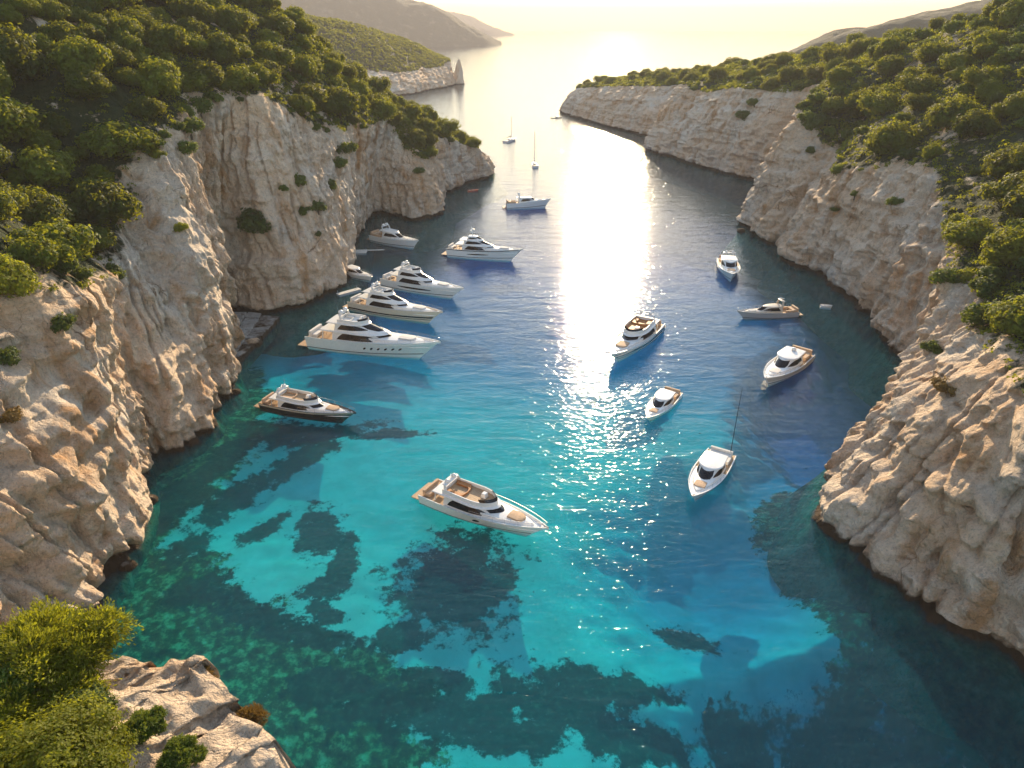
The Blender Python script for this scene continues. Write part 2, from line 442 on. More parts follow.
def pw(p): return tuple(p)
z0 = lambda u, v: pw(at(u, v, 0))
S_left = [
 ((-54,-40,0), (-72,-40,34), (-160,-40,95)),
 ((-51,30,0),  (-66,28,34),  (-160,30,95)),
 (z0(104,592), (-61,62,34),  (-160,72,94)),
 (z0(124,556), pw(aty(50,287,80)), (-158,95,94)),
 (z0(151,494), pw(aty(88,280,91)), (-154,108,92)),
 (z0(147,464), pw(aty(106,270,103)), (-150,122,90)),
 (z0(185,447), pw(aty(124,250,108)), (-147,135,88)),
 (z0(214,427), pw(aty(122,206,118)), (-143,148,87)),
 (z0(224,406), pw(aty(150,150,128)), (-136,162,86)),
 (z0(238,382), pw(aty(168,126,137)), (-128,174,84)),
 (z0(232,340), pw(aty(196,108,150)), (-118,188,80)),
 (z0(224,311), pw(aty(232,99,164)), (-106,200,76)),
 (z0(284,313), pw(aty(268,97,172)), (-92,211,73)),
 (z0(330,297), pw(aty(302,122,186)), (-78,220,68)),
 (z0(350,271), pw(aty(336,131,201)), (-66,226,63)),
 (z0(354,247), pw(aty(362,126,222)), (-60,232,57)),
 (z0(371,216), pw(aty(390,120,254)), (-55,252,46)),
 (z0(394,216), pw(aty(407,146,257)), (-50,262,41)),
 (z0(417,220), pw(aty(417,156,257)), (-46,268,37)),
 (z0(437,213), pw(aty(428,158,262)), (-43,273,34)),
 (z0(441,199), pw(aty(432,138,276)), (-39,279,31)),
 (z0(448,194), pw(aty(443,138,284)), (-35,286,28)),
 (z0(468,184), pw(aty(458,142,300)), (-30,296,22)),
 (z0(487,177), pw(aty(473,148,313)), (-27,305,17)),
 ((-9,332,0),  (-18,323,12), (-36,308,18)),
 ((-34,352,0), (-40,338,18), (-52,318,26)),
 ((-80,385,0), (-86,362,25), (-95,330,45)),
 ((-160,400,0),(-165,375,30),(-170,330,60)),
]
LEFT = coast('cliff_left', S_left, 1, 1700, 8, 240, 110, 10, 1.0, ledge=.75)
S_right = [
 ((62,-40,0), (80,-40,30), (160,-40,70)),
 ((58,20,0),  (72,26,27),  (160,24,66)),
 (z0(1030,662), pw(aty(1080,430,58)), (158,60,62)),
 (z0(960,630), pw(aty(1036,400,66)), (155,76,60)),
 (z0(902,594), pw(aty(1014,378,73)), (150,88,58)),
 (z0(866,560), pw(aty(1000,356,80)), (146,97,56)),
 (z0(836,528), pw(aty(992,342,85)), (143,104,55)),
 (z0(823,506), pw(aty(984,330,90)), (141,110,54)),
 ((51,90,0),  pw(aty(974,300,97)), (140,120,54)),
 ((65,101,0), pw(aty(966,280,106)), (140,128,54)),
 ((76,113,0), pw(aty(955,256,120)), (142,140,55)),
 (z0(908,362), pw(aty(950,226,135)), (146,156,57)),
 (z0(886,345), pw(aty(943,200,147)), (150,172,59)),
 (z0(880,322), pw(aty(934,168,160)), (152,188,61)),
 (z0(850,300), pw(aty(900,166,172)), (152,206,63)),
 (z0(820,277), pw(aty(856,170,188)), (151,222,64)),
 (z0(784,258), pw(aty(836,166,204)), (150,240,63)),
 (z0(784,247), pw(aty(842,150,222)), (150,258,62)),
 (z0(760,240), pw(aty(818,142,227)), (150,268,60)),
 (z0(743,224), pw(aty(806,108,246)), (149,284,57)),
 ((100,262,0),pw(aty(826,96,272)), (148,306,55)),
 (z0(778,190), pw(aty(822,84,305)), (147,330,53)),
 (z0(757,182), pw(aty(788,92,318)), (145,350,50)),
 (z0(700,167), pw(aty(738,88,352)), (142,388,46)),
 (z0(668,157), pw(aty(706,92,380)), (139,415,43)),
 (z0(648,150), pw(aty(684,84,402)), (136,432,41)),
 ((92,436,0), pw(aty(690,84,440)), (132,466,38)),
 (z0(640,135), pw(aty(662,86,470)), (124,500,34)),
 (z0(600,124), pw(aty(624,86,525)), (100,560,28)),
 (z0(563,113), pw(aty(579,88,590)), (74,612,20)),
 ((50,612,0), (62,606,15), (84,622,18)),
 ((110,660,0),(115,640,20),(125,630,22)),
 ((300,690,0),(300,660,24),(300,640,28)),
]
RIGHT = coast('cliff_right', S_right, -1, 1800, 8, 230, 100, 10, 2.3, veg_bias=.55, ledge=1.45)

# the near outcrop under the camera, bottom left
S_near = [
 ((-60,2,0), (-52,4,33), (-60,-14,40)),
 ((-48,26,0), pw(at(-160,700,33)), (-50,-8,39)),
 ((-36,30,0), pw(at(-40,668,33.5)), (-42,-6,38)),
 ((-29,31,0), pw(at(60,668,34)), (-36,-4,38)),
 ((-21,30.5,0), pw(at(150,668,34.6)), (-31,-2,38)),
 ((-17,29,0), pw(at(204,668,34.6)), (-26,0,38)),
 ((-13,25,0), pw(at(240,716,34.4)), (-24,-2,38)),
 ((-8,19,0), pw(at(278,757,34.2)), (-20,-6,38)),
 ((-6,12,0), (-8.6,12.5,34.0), (-16,-10,38)),
 ((-4,0,0), (-6.5,0,34), (-14,-16,38)),
]
NEAR = coast('cliff_near', S_near, 1, 420, 4, 60, 140, 4, 4.1, butt=.5, fine=.62, back_drop=20, veg_bias=-.25, uw=3, lump=.30)

# far headland on the left with its pale cliff, and the hills fading behind
S_far = [
 ((-330,560,0), (-340,585,30), (-360,690,75)),
 ((-200,640,0), (-210,662,30), (-240,760,72)),
 (z0(404,95), pw(aty(396,72,770)), (-190,850,66)),
 (z0(425,91), pw(aty(420,68,830)), (-160,900,56)),
 (z0(446,87), pw(aty(440,66,875)), (-118,930,42)),
 (z0(452,84), (-78,915,25), (-108,950,32)),
 ((-100,985,0), (-108,968,25), (-120,960,32)),
 ((-200,1040,0), (-200,1010,30), (-200,980,50)),
 ((-420,1100,0), (-420,1060,30), (-420,1020,60)),
]
FAR = coast('far_headland', S_far, 1, 360, 4, 60, 70, 12, 6.2, butt=5, fine=1.6, back_drop=60, veg_bias=.75)

def hill(name, pts, depth, seed, mat, amp=10, nr=60, nc=220, foot=-4):
    """a far ridge: pts are (x, y, crest height); slopes fall to the sea on both sides"""
    P = np.array(pts, float); t = np.linspace(0, len(P)-1, nc); c = catmull(P, t)
    rows = []
    for i in range(nr):
        f = i/(nr-1)*2 - 1
        k = np.cos(f*math.pi/2)**.9 if abs(f) < 1 else 0
        y = c[:, 1] + f*depth*(.35 + .65*np.clip(c[:, 2]/P[:, 2].max(), 0, 1)); z = foot + (c[:, 2]-foot)*k
        z = z + amp*k*fbm(c[:, 0]/160 + seed, y/160, 0*z, 5) + amp*.35*k*fbm(c[:, 0]/40, y/40 + seed, 0*z, 3)
        rows.append(np.stack([c[:, 0], y, z], 1))
    ob = big_mesh(name, np.array(rows).reshape(-1, 3), grid_faces(nr, nc), mat, True)
    return tag(ob, kind='structure')
def far_mat():
    m, nt, out = new_mat('far_hillside'); N = NT(nt); p = N.n('ShaderNodeBsdfPrincipled'); g = N.n('ShaderNodeNewGeometry')
    c = N.ramp(N.noise(g.outputs['Position'], .03, 8, .7), [(.35, (.03, .04, .015)), (.55, (.06, .06, .025)), (.7, (.22, .18, .12))])
    N.l(c, p.inputs['Base Color']); p.inputs['Roughness'].default_value = .95
    N.l(N.bump(N.noise(g.outputs['Position'], .08, 6, .7), 1, 8), p.inputs['Normal'])
    N.l(p.outputs[0], out.inputs['Surface']); return m
M['far'] = far_mat()
hill('far_mountain', [(-1900,2500,120),(-1400,2700,190),(-900,2800,245),(-600,2850,215),(-420,2880,160),(-280,2890,125),(-150,2900,62),(-70,2900,22),(-40,2900,2)], 420, 3.0, M['far'], 16)
hill('distant_ridge', [(-1500,6200,150),(-900,6200,190),(-500,6200,165),(-320,6200,130),(-180,6200,70),(-60,6200,25),(20,6200,2)], 600, 5.0, M['far'], 15)
hill('distant_ridge', [(280,900,8),(335,900,36),(384,900,56),(450,900,69),(520,900,82),(600,900,97),(760,900,115),(1200,900,130)], 200, 8.0, M['far'], 12)

# ------------------------------------------------------------------ sea bed, with sand, seagrass, weedy rock and painted shade
def axis(lo, hi, step, far):
    a = np.arange(lo, hi + .01, step); out = []
    d = step; x = hi
    while x < far: d *= 1.5; x += d; out.append(min(x, far))
    neg = []; d = step; x = lo
    while x > -far: d *= 1.5; x -= d; neg.append(max(x, -far))
    return np.array(neg[::-1] + list(a) + out)
gx, gy = axis(-75, 105, .55, 14000), axis(20, 260, .55, 14000)
X, Y = np.meshgrid(gx, gy)
def blob(u, v, ru, rv, rot=0.0, zz=-5.0):
    """distance (1 at the edge) from a patch of sea bed placed where the photo shows it"""
    c = at(u, v, zz); a, s = math.cos(R(rot)), math.sin(R(rot))
    e1 = at(u + ru*a, v + ru*s, zz) - c; e2 = at(u - rv*s, v + rv*a, zz) - c
    det = e1.x*e2.y - e1.y*e2.x
    dx, dy = X - c.x, Y - c.y
    p = (dx*e2.y - dy*e2.x)/det; q = (-dx*e1.y + dy*e1.x)/det
    return np.sqrt(p*p + q*q)
wob = .45*fbm(X/14, Y/14, 0*X + 3, 5) + .35*fbm(X/4, Y/4, 0*X + 8, 4)
def soft(bl, e=.8): return 1 - sstep(1 - e, 1 + e, bl + wob)
# depth
D = 3.1 + .7*fbm(X/40, Y/40, 0*X, 3) + .25*fbm(X/6, Y/6, 0*X + 2, 3)
D = D + 9*sstep(84, 165, Y + .25*X) + 10*sstep(170, 300, Y)
D = D + 30*sstep(300, 900, Y)
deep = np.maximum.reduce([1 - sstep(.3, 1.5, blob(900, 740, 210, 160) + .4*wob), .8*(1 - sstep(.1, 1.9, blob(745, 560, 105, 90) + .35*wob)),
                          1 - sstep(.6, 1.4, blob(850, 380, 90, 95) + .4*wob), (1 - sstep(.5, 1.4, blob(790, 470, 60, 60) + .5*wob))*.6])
D = D + 10*deep + 9*(1 - sstep(.2, 1.3, blob(945, 745, 170, 130) + .3*wob))  # lower right sunk deeper to stand in for the cliff's shade
D = D - 1.2*soft(blob(835, 560, 34, 130, -22), .5) - 1.0*soft(blob(230, 400, 50, 120, 30), .5) - .7*soft(blob(240, 640, 150, 120), .5)
D = np.maximum(D, 1.2)
grass_shade = np.zeros_like(X); weed = np.zeros_like(X)
for a in [(460,592,62,56),(405,650,34,16,-20),(450,728,90,34),(360,712,60,30,10),(560,706,66,40),(500,745,80,22),(640,750,60,24),(430,690,50,14,8),(320,545,26,30,50),(325,605,20,11,-10),(332,632,16,10),(318,622,10,8),  # first patch paints the lone yacht's cast shadow in seagrass colour
          (345,575,13,34,15),(245,505,62,15,-32),(175,520,50,17,-38),(300,470,46,11,-28),(330,440,56,10,-12),(265,540,34,8,-30),(262,632,50,14,12),(205,604,36,13,-20),(235,612,26,9,5),(300,650,54,12,6),
          (190,560,34,15,-30),(230,470,48,12,-40),(690,625,34,14,15),(610,700,60,18),(750,726,44,40),(950,730,150,110),(860,700,60,50),(285,440,46,18),(385,440,40,6,-5)]:  # the big lower-right patches darken the bed in place of cliff shade
    grass_shade = np.maximum(grass_shade, soft(blob(*a)))
for a in [(150,600,90,60),(200,650,130,60,10),(220,440,40,90,30),(150,520,40,80,30),(240,390,24,36,30),(835,560,34,135,-22),(800,500,40,40),(300,700,110,40),(380,700,70,40,10),(330,760,120,40)]:
    weed = np.maximum(weed, soft(blob(*a), .45))
shore = np.zeros_like(X)
seabed_V = np.stack([X, Y, -D], -1).reshape(-1, 3)
def seabed_mat():
    m, nt, out = new_mat('sea_bed'); N = NT(nt); p = N.n('ShaderNodeBsdfPrincipled'); g = N.n('ShaderNodeNewGeometry'); P = g.outputs['Position']
    at1 = N.n('ShaderNodeAttribute', attribute_name='grass_shade'); at2 = N.n('ShaderNodeAttribute', attribute_name='weed')
    sand = N.ramp(N.noise(P, .25, 6, .65), [(.3, (.58, .55, .46)), (.7, (.76, .73, .64))])
    weedc = N.ramp(N.noise(P, .75, 8, .72), [(.36, (.015, .032, .018)), (.50, (.085, .10, .04)), (.60, (.34, .37, .16)), (.70, (.55, .54, .36))])
    n1 = N.math('MULTIPLY', N.math('SUBTRACT', N.noise(P, .42, 10, .78), .5), 3.0)
    c = N.mix(N.ramp(N.math('ADD', at2.outputs['Fac'], n1), [(.4, 0.0), (.6, 1.0)]), sand, weedc)
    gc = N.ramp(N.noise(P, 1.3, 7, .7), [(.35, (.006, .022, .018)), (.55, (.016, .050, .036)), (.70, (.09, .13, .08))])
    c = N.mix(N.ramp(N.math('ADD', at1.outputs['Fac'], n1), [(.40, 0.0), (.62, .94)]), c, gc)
    N.l(c, p.inputs['Base Color']); p.inputs['Roughness'].default_value = .95; p.inputs['Specular IOR Level'].default_value = 0
    N.l(p.outputs[0], out.inputs['Surface']); return m
tag(big_mesh('seabed', seabed_V, grid_faces(len(gy), len(gx)), seabed_mat(), True, {'grass_shade': grass_shade.ravel(), 'weed': weed.ravel()}), kind='structure')

# ------------------------------------------------------------------ water: a body with a clear, rippled surface that absorbs light with depth
def water_mat():
    m, nt, out = new_mat('sea_water'); N = NT(nt); g = N.n('ShaderNodeNewGeometry'); P = g.outputs['Position']
    h = N.math('MULTIPLY', N.noise(N.mapping(P, (.75, 1.6, 1)), 1.0, 3, .5, .8), .36)
    h = N.math('ADD', h, N.math('MULTIPLY', N.noise(N.mapping(P, (.10, .24, 1), (3, 8, 0)), 1.0, 2, .5, .6), 1.1))
    nrm = N.bump(h, 1.0, WAVE)
    dot = N.n('ShaderNodeVectorMath', operation='DOT_PRODUCT'); N.l(nrm, dot.inputs[0]); N.l(g.outputs['Incoming'], dot.inputs[1])
    c = N.math('ABSOLUTE', dot.outputs['Value'])
    f = N.math('POWER', N.math('SUBTRACT', 1.0, c, True), 5.0)
    fres = N.math('ADD', .02, N.math('MULTIPLY', f, .98))
    tr = N.n('ShaderNodeBsdfTransparent'); tr.inputs['Color'].default_value = (1, 1, 1, 1)
    df = N.n('ShaderNodeBsdfDiffuse'); df.inputs['Color'].default_value = (.0, .16, .24, 1); N.l(nrm, df.inputs['Normal'])
    b = N.n('ShaderNodeMixShader'); b.inputs[0].default_value = .17; N.l(tr.outputs[0], b.inputs[1]); N.l(df.outputs[0], b.inputs[2])
    gl = N.n('ShaderNodeBsdfGlossy'); gl.inputs['Roughness'].default_value = .06; N.l(nrm, gl.inputs['Normal'])
    s = N.n('ShaderNodeMixShader'); N.l(fres, s.inputs[0]); N.l(b.outputs[0], s.inputs[1]); N.l(gl.outputs[0], s.inputs[2])
    N.l(s.outputs[0], out.inputs['Surface'])
    va = N.n('ShaderNodeVolumeAbsorption'); dens = .4
    k = WATER_K
    va.inputs['Color'].default_value = (1-k[0]/dens, 1-k[1]/dens, 1-k[2]/dens, 1); va.inputs['Density'].default_value = dens
    N.l(va.outputs[0], out.inputs['Volume']); return m
WAVE = .22
WATER_K = (.38, .028, .0095)
wb = MB(); wb.box((0, 0, -60), (25000, 25000, 60)); wo = wb.build('water', water_mat()); tag(wo, kind='structure')

# ------------------------------------------------------------------ haze
def haze_mat():
    m, nt, out = new_mat('sea_haze'); N = NT(nt); v = N.n('ShaderNodeVolumePrincipled')
    v.inputs['Color'].default_value = (1.0, .87, .80, 1); v.inputs['Density'].default_value = HAZE
    v.inputs['Anisotropy'].default_value = 0.0
    for nm in ('Density Attribute', 'Color Attribute', 'Temperature Attribute'):
        if nm in v.inputs: v.inputs[nm].default_value = ''
    N.l(v.outputs[0], out.inputs['Volume']); return m
HAZE = .00018
hb = MB(); hb.box((0, 0, -62), (25600, 25600, 62 + 330)); ho = hb.build('haze', haze_mat()); tag(ho, kind='stuff')
# ------------------------------------------------------------------ trees and shrubs
def crown_mesh(name, r, h, nl, nleaf, leaf, seed, mat, flat=.95, lobes=None, spiky=0.0, core=True):
    g = np.random.default_rng(seed)
    if lobes is None:
        lobes = [(0, 0, h*.50, r*.62)]
        for i in range(nl):
            a = 2*math.pi*(i + g.uniform(-.3, .3))/nl; d = r*g.uniform(.34, .80)
            lobes.append((d*math.cos(a), d*math.sin(a), h*g.uniform(.22, .60), r*g.uniform(.26, .52)))
    Lb = np.array(lobes, float)
    w = Lb[:, 3]**2; pick = g.choice(len(Lb), nleaf, p=w/w.sum())
    d = g.normal(size=(nleaf, 3)); d[:, 2] = d[:, 2]*.9 + .25; d /= np.linalg.norm(d, axis=1)[:, None]
    c, rad = Lb[pick, :3], Lb[pick, 3]
    clump = 1 + .38*pn(d[:, 0]*2.6 + pick*3.1, d[:, 1]*2.6 + seed, d[:, 2]*2.6) + .14*pn(d[:, 0]*6 + pick, d[:, 1]*6, d[:, 2]*6 + seed)
    rr = rad*clump*np.where(g.random(nleaf) < .12, g.uniform(.95, 1.16, nleaf), g.uniform(.72, 1.0, nleaf))
    P = c + d*rr[:, None]*np.array([1, 1, flat])
    keep = P[:, 2] > h*.06 - .3; P, d, rad = P[keep], d[keep], rad[keep]; n = len(P)
    nrm = d + g.normal(size=(n, 3))*.34; nrm[:, 2] += .15; nrm /= np.linalg.norm(nrm, axis=1)[:, None]
    a = g.normal(size=(n, 3)); t = np.cross(nrm, a); t /= np.linalg.norm(t, axis=1)[:, None] + 1e-9; b = np.cross(nrm, t)
    if spiky: t = d*spiky + t*(1-spiky); t /= np.linalg.norm(t, axis=1)[:, None]
    sz = leaf*g.uniform(.6, 1.35, n)[:, None]; asp = .62 if not spiky else .30
    V = np.stack([P - t*sz, P + b*sz*asp + nrm*sz*.15, P + t*sz, P - b*sz*asp + nrm*sz*.15], 1).reshape(-1, 3)
    F = np.arange(n*4).reshape(-1, 4)
    if core:
        u, v = np.meshgrid(np.linspace(0, 2*math.pi, 13), np.linspace(0.05, math.pi-.05, 8))
        S = np.stack([np.cos(u)*np.sin(v), np.sin(u)*np.sin(v), np.cos(v)], -1).reshape(-1, 3)
        for cx, cy_, cz, rd in Lb:
            k = .60*(1 + .2*pn(S[:, 0]*2+cx, S[:, 1]*2+cy_, S[:, 2]*2+seed))
            base = len(V); V = np.concatenate([V, np.array([cx, cy_, cz]) + S*(rd*k)[:, None]*np.array([1, 1, flat])])
            F = np.concatenate([F, grid_faces(8, 13) + base])
    me_ob = big_mesh(name, V, F, mat, False)
    return me_ob
def trunk_mesh(name, r, h, seed, parent):
    g = random.Random(seed); mb = MB()
    top = Vector((g.uniform(-.3, .3), g.uniform(-.3, .3), h*.42))
    mb.tube([(0, 0, -1.2), (top.x*.3, top.y*.3, h*.15), top], .05*r + .06, 7, .03*r + .03)
    for i in range(4):
        a = i*1.57 + g.uniform(-.4, .4)
        e = Vector((math.cos(a)*r*.5, math.sin(a)*r*.5, h*g.uniform(.45, .65)))
        mb.tube([top*.75, top*.4 + e*.5 + Vector((0, 0, .2)), e], .025*r + .025, 5, .015)
    return mb.build(name, M['bark'], parent, True)

PROTO = {'evergreen_tree': [], 'shrub': []}
specs = {'evergreen_tree': [(4.6, 5.6, 6, 5200, .27), (4.0, 5.4, 5, 4600, .26), (5.2, 5.4, 8, 6200, .28), (3.6, 4.6, 5, 4200, .25), (4.8, 6.4, 7, 5600, .27), (4.2, 4.6, 6, 4800, .26)],
         'shrub': [(1.9, 1.9, 4, 1500, .20), (1.6, 1.5, 5, 1300, .19), (2.2, 1.7, 5, 1700, .21), (1.5, 2.0, 3, 1300, .19)]}
for kind, ls in specs.items():
    for i, (r, h, nl, nf, lf) in enumerate(ls):
        cr = crown_mesh('crown', r, h, nl, nf, lf, 20 + i + 40*(kind == 'shrub'), M['leaf'] if kind != 'shrub' else M['leaf_green'])
        tr = trunk_mesh('trunk' if kind != 'shrub' else 'stem', r, h, i, None)
        for o in (cr, tr): COL.objects.unlink(o)
        PROTO[kind].append((r, cr.data, tr.data))
def plant(kind, p, s, label, cat, group, proto=None, rz=None, sz=1.0):
    r, cm, tm = PROTO[kind][proto if proto is not None else random.randrange(len(PROTO[kind]))]
    root = empty(kind, p, rz if rz is not None else random.uniform(0, 6.28), label, cat, group)
    root.scale = (s, s, s*sz)
    for nm, md in (('crown', cm), ('trunk' if kind != 'shrub' else 'stem', tm)):
        o = bpy.data.objects.new(nm, md); COL.objects.link(o); o.parent = root
    return root

def bvh_of(t):
    V = t['V'].reshape(-1, 3); F = grid_faces(t['V'].shape[0], t['V'].shape[1])
    return BVHTree.FromPolygons([tuple(v) for v in V], [tuple(f) for f in F])
BV = {k: bvh_of(t) for k, t in (('left', LEFT), ('right', RIGHT), ('near', NEAR))}
CAMV = Vector((0, 0, CAM_H))
def hit(u, v):                            # the rock surface seen at a pixel
    d = ray(u, v).normalized(); best = None
    for k, b in BV.items():
        h = b.ray_cast(CAMV, d)
        if h[0] is not None and (best is None or h[3] < best[3]): best = h
    return best
def sees(p, slack=2.5):
    d = (p - CAMV); L = d.length; d.normalize()
    for b in BV.values():
        h = b.ray_cast(CAMV, d)
        if h[0] is not None and h[3] < L - slack: return False
    return True
def seen(p, m=50):
    u, v, dep = proj(p)
    return dep > 0 and -m < u < 1024 + m and -m*1.4 < v < 768 + m

placed = []
def free(p, r, k=.72):
    for q, rq in placed:
        if (q.x-p.x)**2 + (q.y-p.y)**2 < ((r + rq)*k)**2: return False
    return True
def candidates(t, r0, r1, n, seed):
    g = np.random.default_rng(seed); V = t['V']; rt = t['rt']
    rows = np.where((rt >= r0) & (rt <= r1))[0]
    pr = []
    for _ in range(n):
        i = int(g.choice(rows)); j = int(g.integers(0, V.shape[1])); pr.append((i, j))
    return pr
REG = {
 'left_near': ('dark rounded evergreen tree massed on the near left hillside above the cliff', 'evergreen trees on the near left hill'),
 'left_mid': ('sunlit olive evergreen tree on the left hillside above the tall promontory', 'evergreen trees on the middle left hill'),
 'left_far': ('evergreen tree along the descending ridge of the left headland', 'evergreen trees on the left ridge'),
 'right_near': ('rounded evergreen tree on the steep near right slope above the cliff', 'evergreen trees on the near right slope'),
 'right_mid': ('sunlit rounded evergreen tree on the rocky right hillside', 'evergreen trees on the middle right hill'),
 'right_far': ('small evergreen tree on the wooded top of the far right cliffs', 'evergreen trees on the far right hill'),
}
SREG = {
 'left_near': ('low green shrub between trees on the near left hillside', 'shrubs on the near left hill'),
 'left_mid': ('low green shrub near the cliff rim of the left promontory', 'shrubs on the middle left hill'),
 'left_far': ('low green shrub on the rim of the left headland', 'shrubs on the left ridge'),
 'right_near': ('low green shrub on the steep near right slope', 'shrubs on the near right slope'),
 'right_mid': ('low green shrub among pale rocks on the right hillside', 'shrubs on the middle right hill'),
 'right_far': ('low green shrub on the rim of the far right cliffs', 'shrubs on the far right hill'),
}
def region(side, y):
    if side == 'left': return 'left_near' if y < 135 else 'left_mid' if y < 215 else 'left_far'
    return 'right_near' if y < 150 else 'right_mid' if y < 300 else 'right_far'
def scatter(side, t, n_max, tries, seed, kind, r0, r1, smin, smax, k=.72, dens=None):
    cnt = 0; g = random.Random(seed)
    for i, j in candidates(t, r0, r1, tries, seed):
        if cnt >= n_max: break
        p = Vector(t['V'][i, j])
        pr_i = g.randrange(len(PROTO[kind])); s = g.uniform(smin, smax)
        if p.y > 330: s *= .9
        r = PROTO[kind][pr_i][0]*s
        if not seen(p + Vector((0, 0, 2)), 30): continue
        if dens is not None and g.random() > dens(p): continue
        if not free(p, r, k): continue
        if not sees(p + Vector((0, 0, 3.2*s)), 3.0): continue
        placed.append((p, r)); reg = region(side, p.y)
        lab, grp = (REG if kind != 'shrub' else SREG)[reg]
        plant(kind, p - Vector((0, 0, .7*s if kind != 'shrub' else .3*s)), s, lab, 'tree' if kind != 'shrub' else 'shrub', grp, pr_i, sz=g.uniform(.8, 1.1)); cnt += 1
    return cnt
# open rocky patches on the right slope
ROCKY = [hit(960,165), hit(940,205), hit(1000,320), hit(930,190), hit(985,150), hit(1005,430)]
def dens_r(p):
    d = 1.0
    for h in ROCKY:
        if h is not None and (Vector(h[0]) - p).length < 9: d *= .12
    return d
# trees with a look of their own
def one(u, v, kind, s, label, cat, proto=0, sz=1.0, mat=None, sink=.3, rz=0):
    h = hit(u, v)
    if h is None: print('no hit', u, v); return None
    o = plant(kind, h[0] - Vector((0, 0, sink*s)), s, label, cat, None, proto, rz, sz)
    r = PROTO[kind][proto][0]*s; placed.append((Vector(h[0]), r))
    if mat:
        for ch in o.children:
            if ch.name.startswith('crown'):
                ch.data = ch.data.copy(); ch.data.materials.clear(); ch.data.materials.append(mat)
    return o
one(1008, 262, 'evergreen_tree', 1.05, 'large yellow-green tree lit from behind on the rim of the right cliff', 'tree', 0, 1.0, M['leaf_yellow'])
one(1024, 330, 'evergreen_tree', .95, 'dark green bushy tree right below the large yellow-green tree', 'tree', 2, .9)
one(966, 278, 'shrub', .95, 'small yellow-green bush just left of the large yellow-green tree', 'shrub', 1, 1.0, M['leaf_yellow'])
one(956, 232, 'evergreen_tree', .85, 'dark dense tree at the rim left of the large yellow-green tree', 'tree', 3)
one(952, 125, 'evergreen_tree', 1.25, 'broad sunlit dome tree highest in the cluster on the right hillside', 'tree', 2)
one(8, 292, 'evergreen_tree', .80, 'bright olive tree overhanging the left edge cliff beside the photo border', 'tree', 0, 1.05, M['leaf_yellow'])
one(92, 252, 'evergreen_tree', .85, 'dark dense tree hanging over the rim of the near left cliff', 'tree', 4, .85)
nl = scatter('left', LEFT, 160, 9000, 3, 'evergreen_tree', 1.02, 2.15, .6, 1.5, .58)
nr = scatter('right', RIGHT, 130, 8000, 5, 'evergreen_tree', 1.04, 2.1, .55, 1.55, .56, dens_r)
# shrubs on the cliff faces, each where the photo shows it
FACE = [(253,226,1.9,'wide dark shrub clinging to the face of the tall left promontory'),
 (297,182,1.2,'green shrub in the upper gully right of the tall left promontory'),(318,208,.9,'small shrub beside the gully low on the promontory shoulder'),
 (331,188,1.2,'dark shrub on the shoulder above the small moored cruiser'),(303,212,.8,'lower of two small shrubs in the promontory gully'),
 (190,128,1.2,'shrub on the pale recess at the top of the second left cliff'),(186,150,.8,'smaller shrub just under the recess shrub of the second left cliff'),
 (157,157,.75,'yellowish bush on the sharp ridge of the second left cliff'),(181,229,.55,'small yellow bush halfway down the second left cliff ridge'),
 (345,150,1.3,'dark shrub near the top of the gully behind the promontory'),(338,165,1.0,'dark shrub hanging in the gully behind the promontory'),
 (283,190,.7,'isolated little bush on the promontory face left of the gully'),(318,235,.5,'lowest small bush above the floating dock'),
 (404,140,1.1,'shrub on the shoulder above the conical buttress'),(418,172,.8,'shrub on the conical buttress of the left headland'),
 (810,152,1.0,'dark shrub on the upper edge of the middle right cliff'),(838,172,1.0,'shrub hanging over the rim of the middle right cliff'),
 (835,210,.6,'small dark bush on the face of the middle right cliff'),(893,203,.7,'small bush in the middle of the wide right cliff face'),
 (855,195,.7,'bush in a crack of the right cliff near the rim'),(745,118,1.6,'dark shrub hanging down a notch in the second right cliff'),
 (755,104,1.5,'shrub at the head of the notch in the second right cliff'),(946,388,.7,'dry bush on the ledge of the near right cliff'),
 (933,350,.8,'bush in the cleft between the two nearest right cliffs'),(8,360,.6,'small bush at the left photo border on the pale near cliff'),
 (60,325,.8,'grey-green bush in the cleft below the near left rim'),(10,418,.5,'tiny dry tuft low on the near left cliff')]
for i, (u, v, s, lab) in enumerate(FACE):
    one(u, v, 'shrub', s*1.3, lab, 'shrub', i % 4, .9, M['leaf_dry'] if 'dry' in lab else M['leaf_yellow'] if 'yellow' in lab else None, .35, i*1.3)
ns = scatter('left', LEFT, 95, 6000, 13, 'shrub', .98, 1.6, .6, 1.3, .45)
ns2 = scatter('right', RIGHT, 170, 9000, 15, 'shrub', .99, 2.0, .9, 2.0, .42)
print('TREES', nl, nr, 'SHRUBS', ns, ns2)

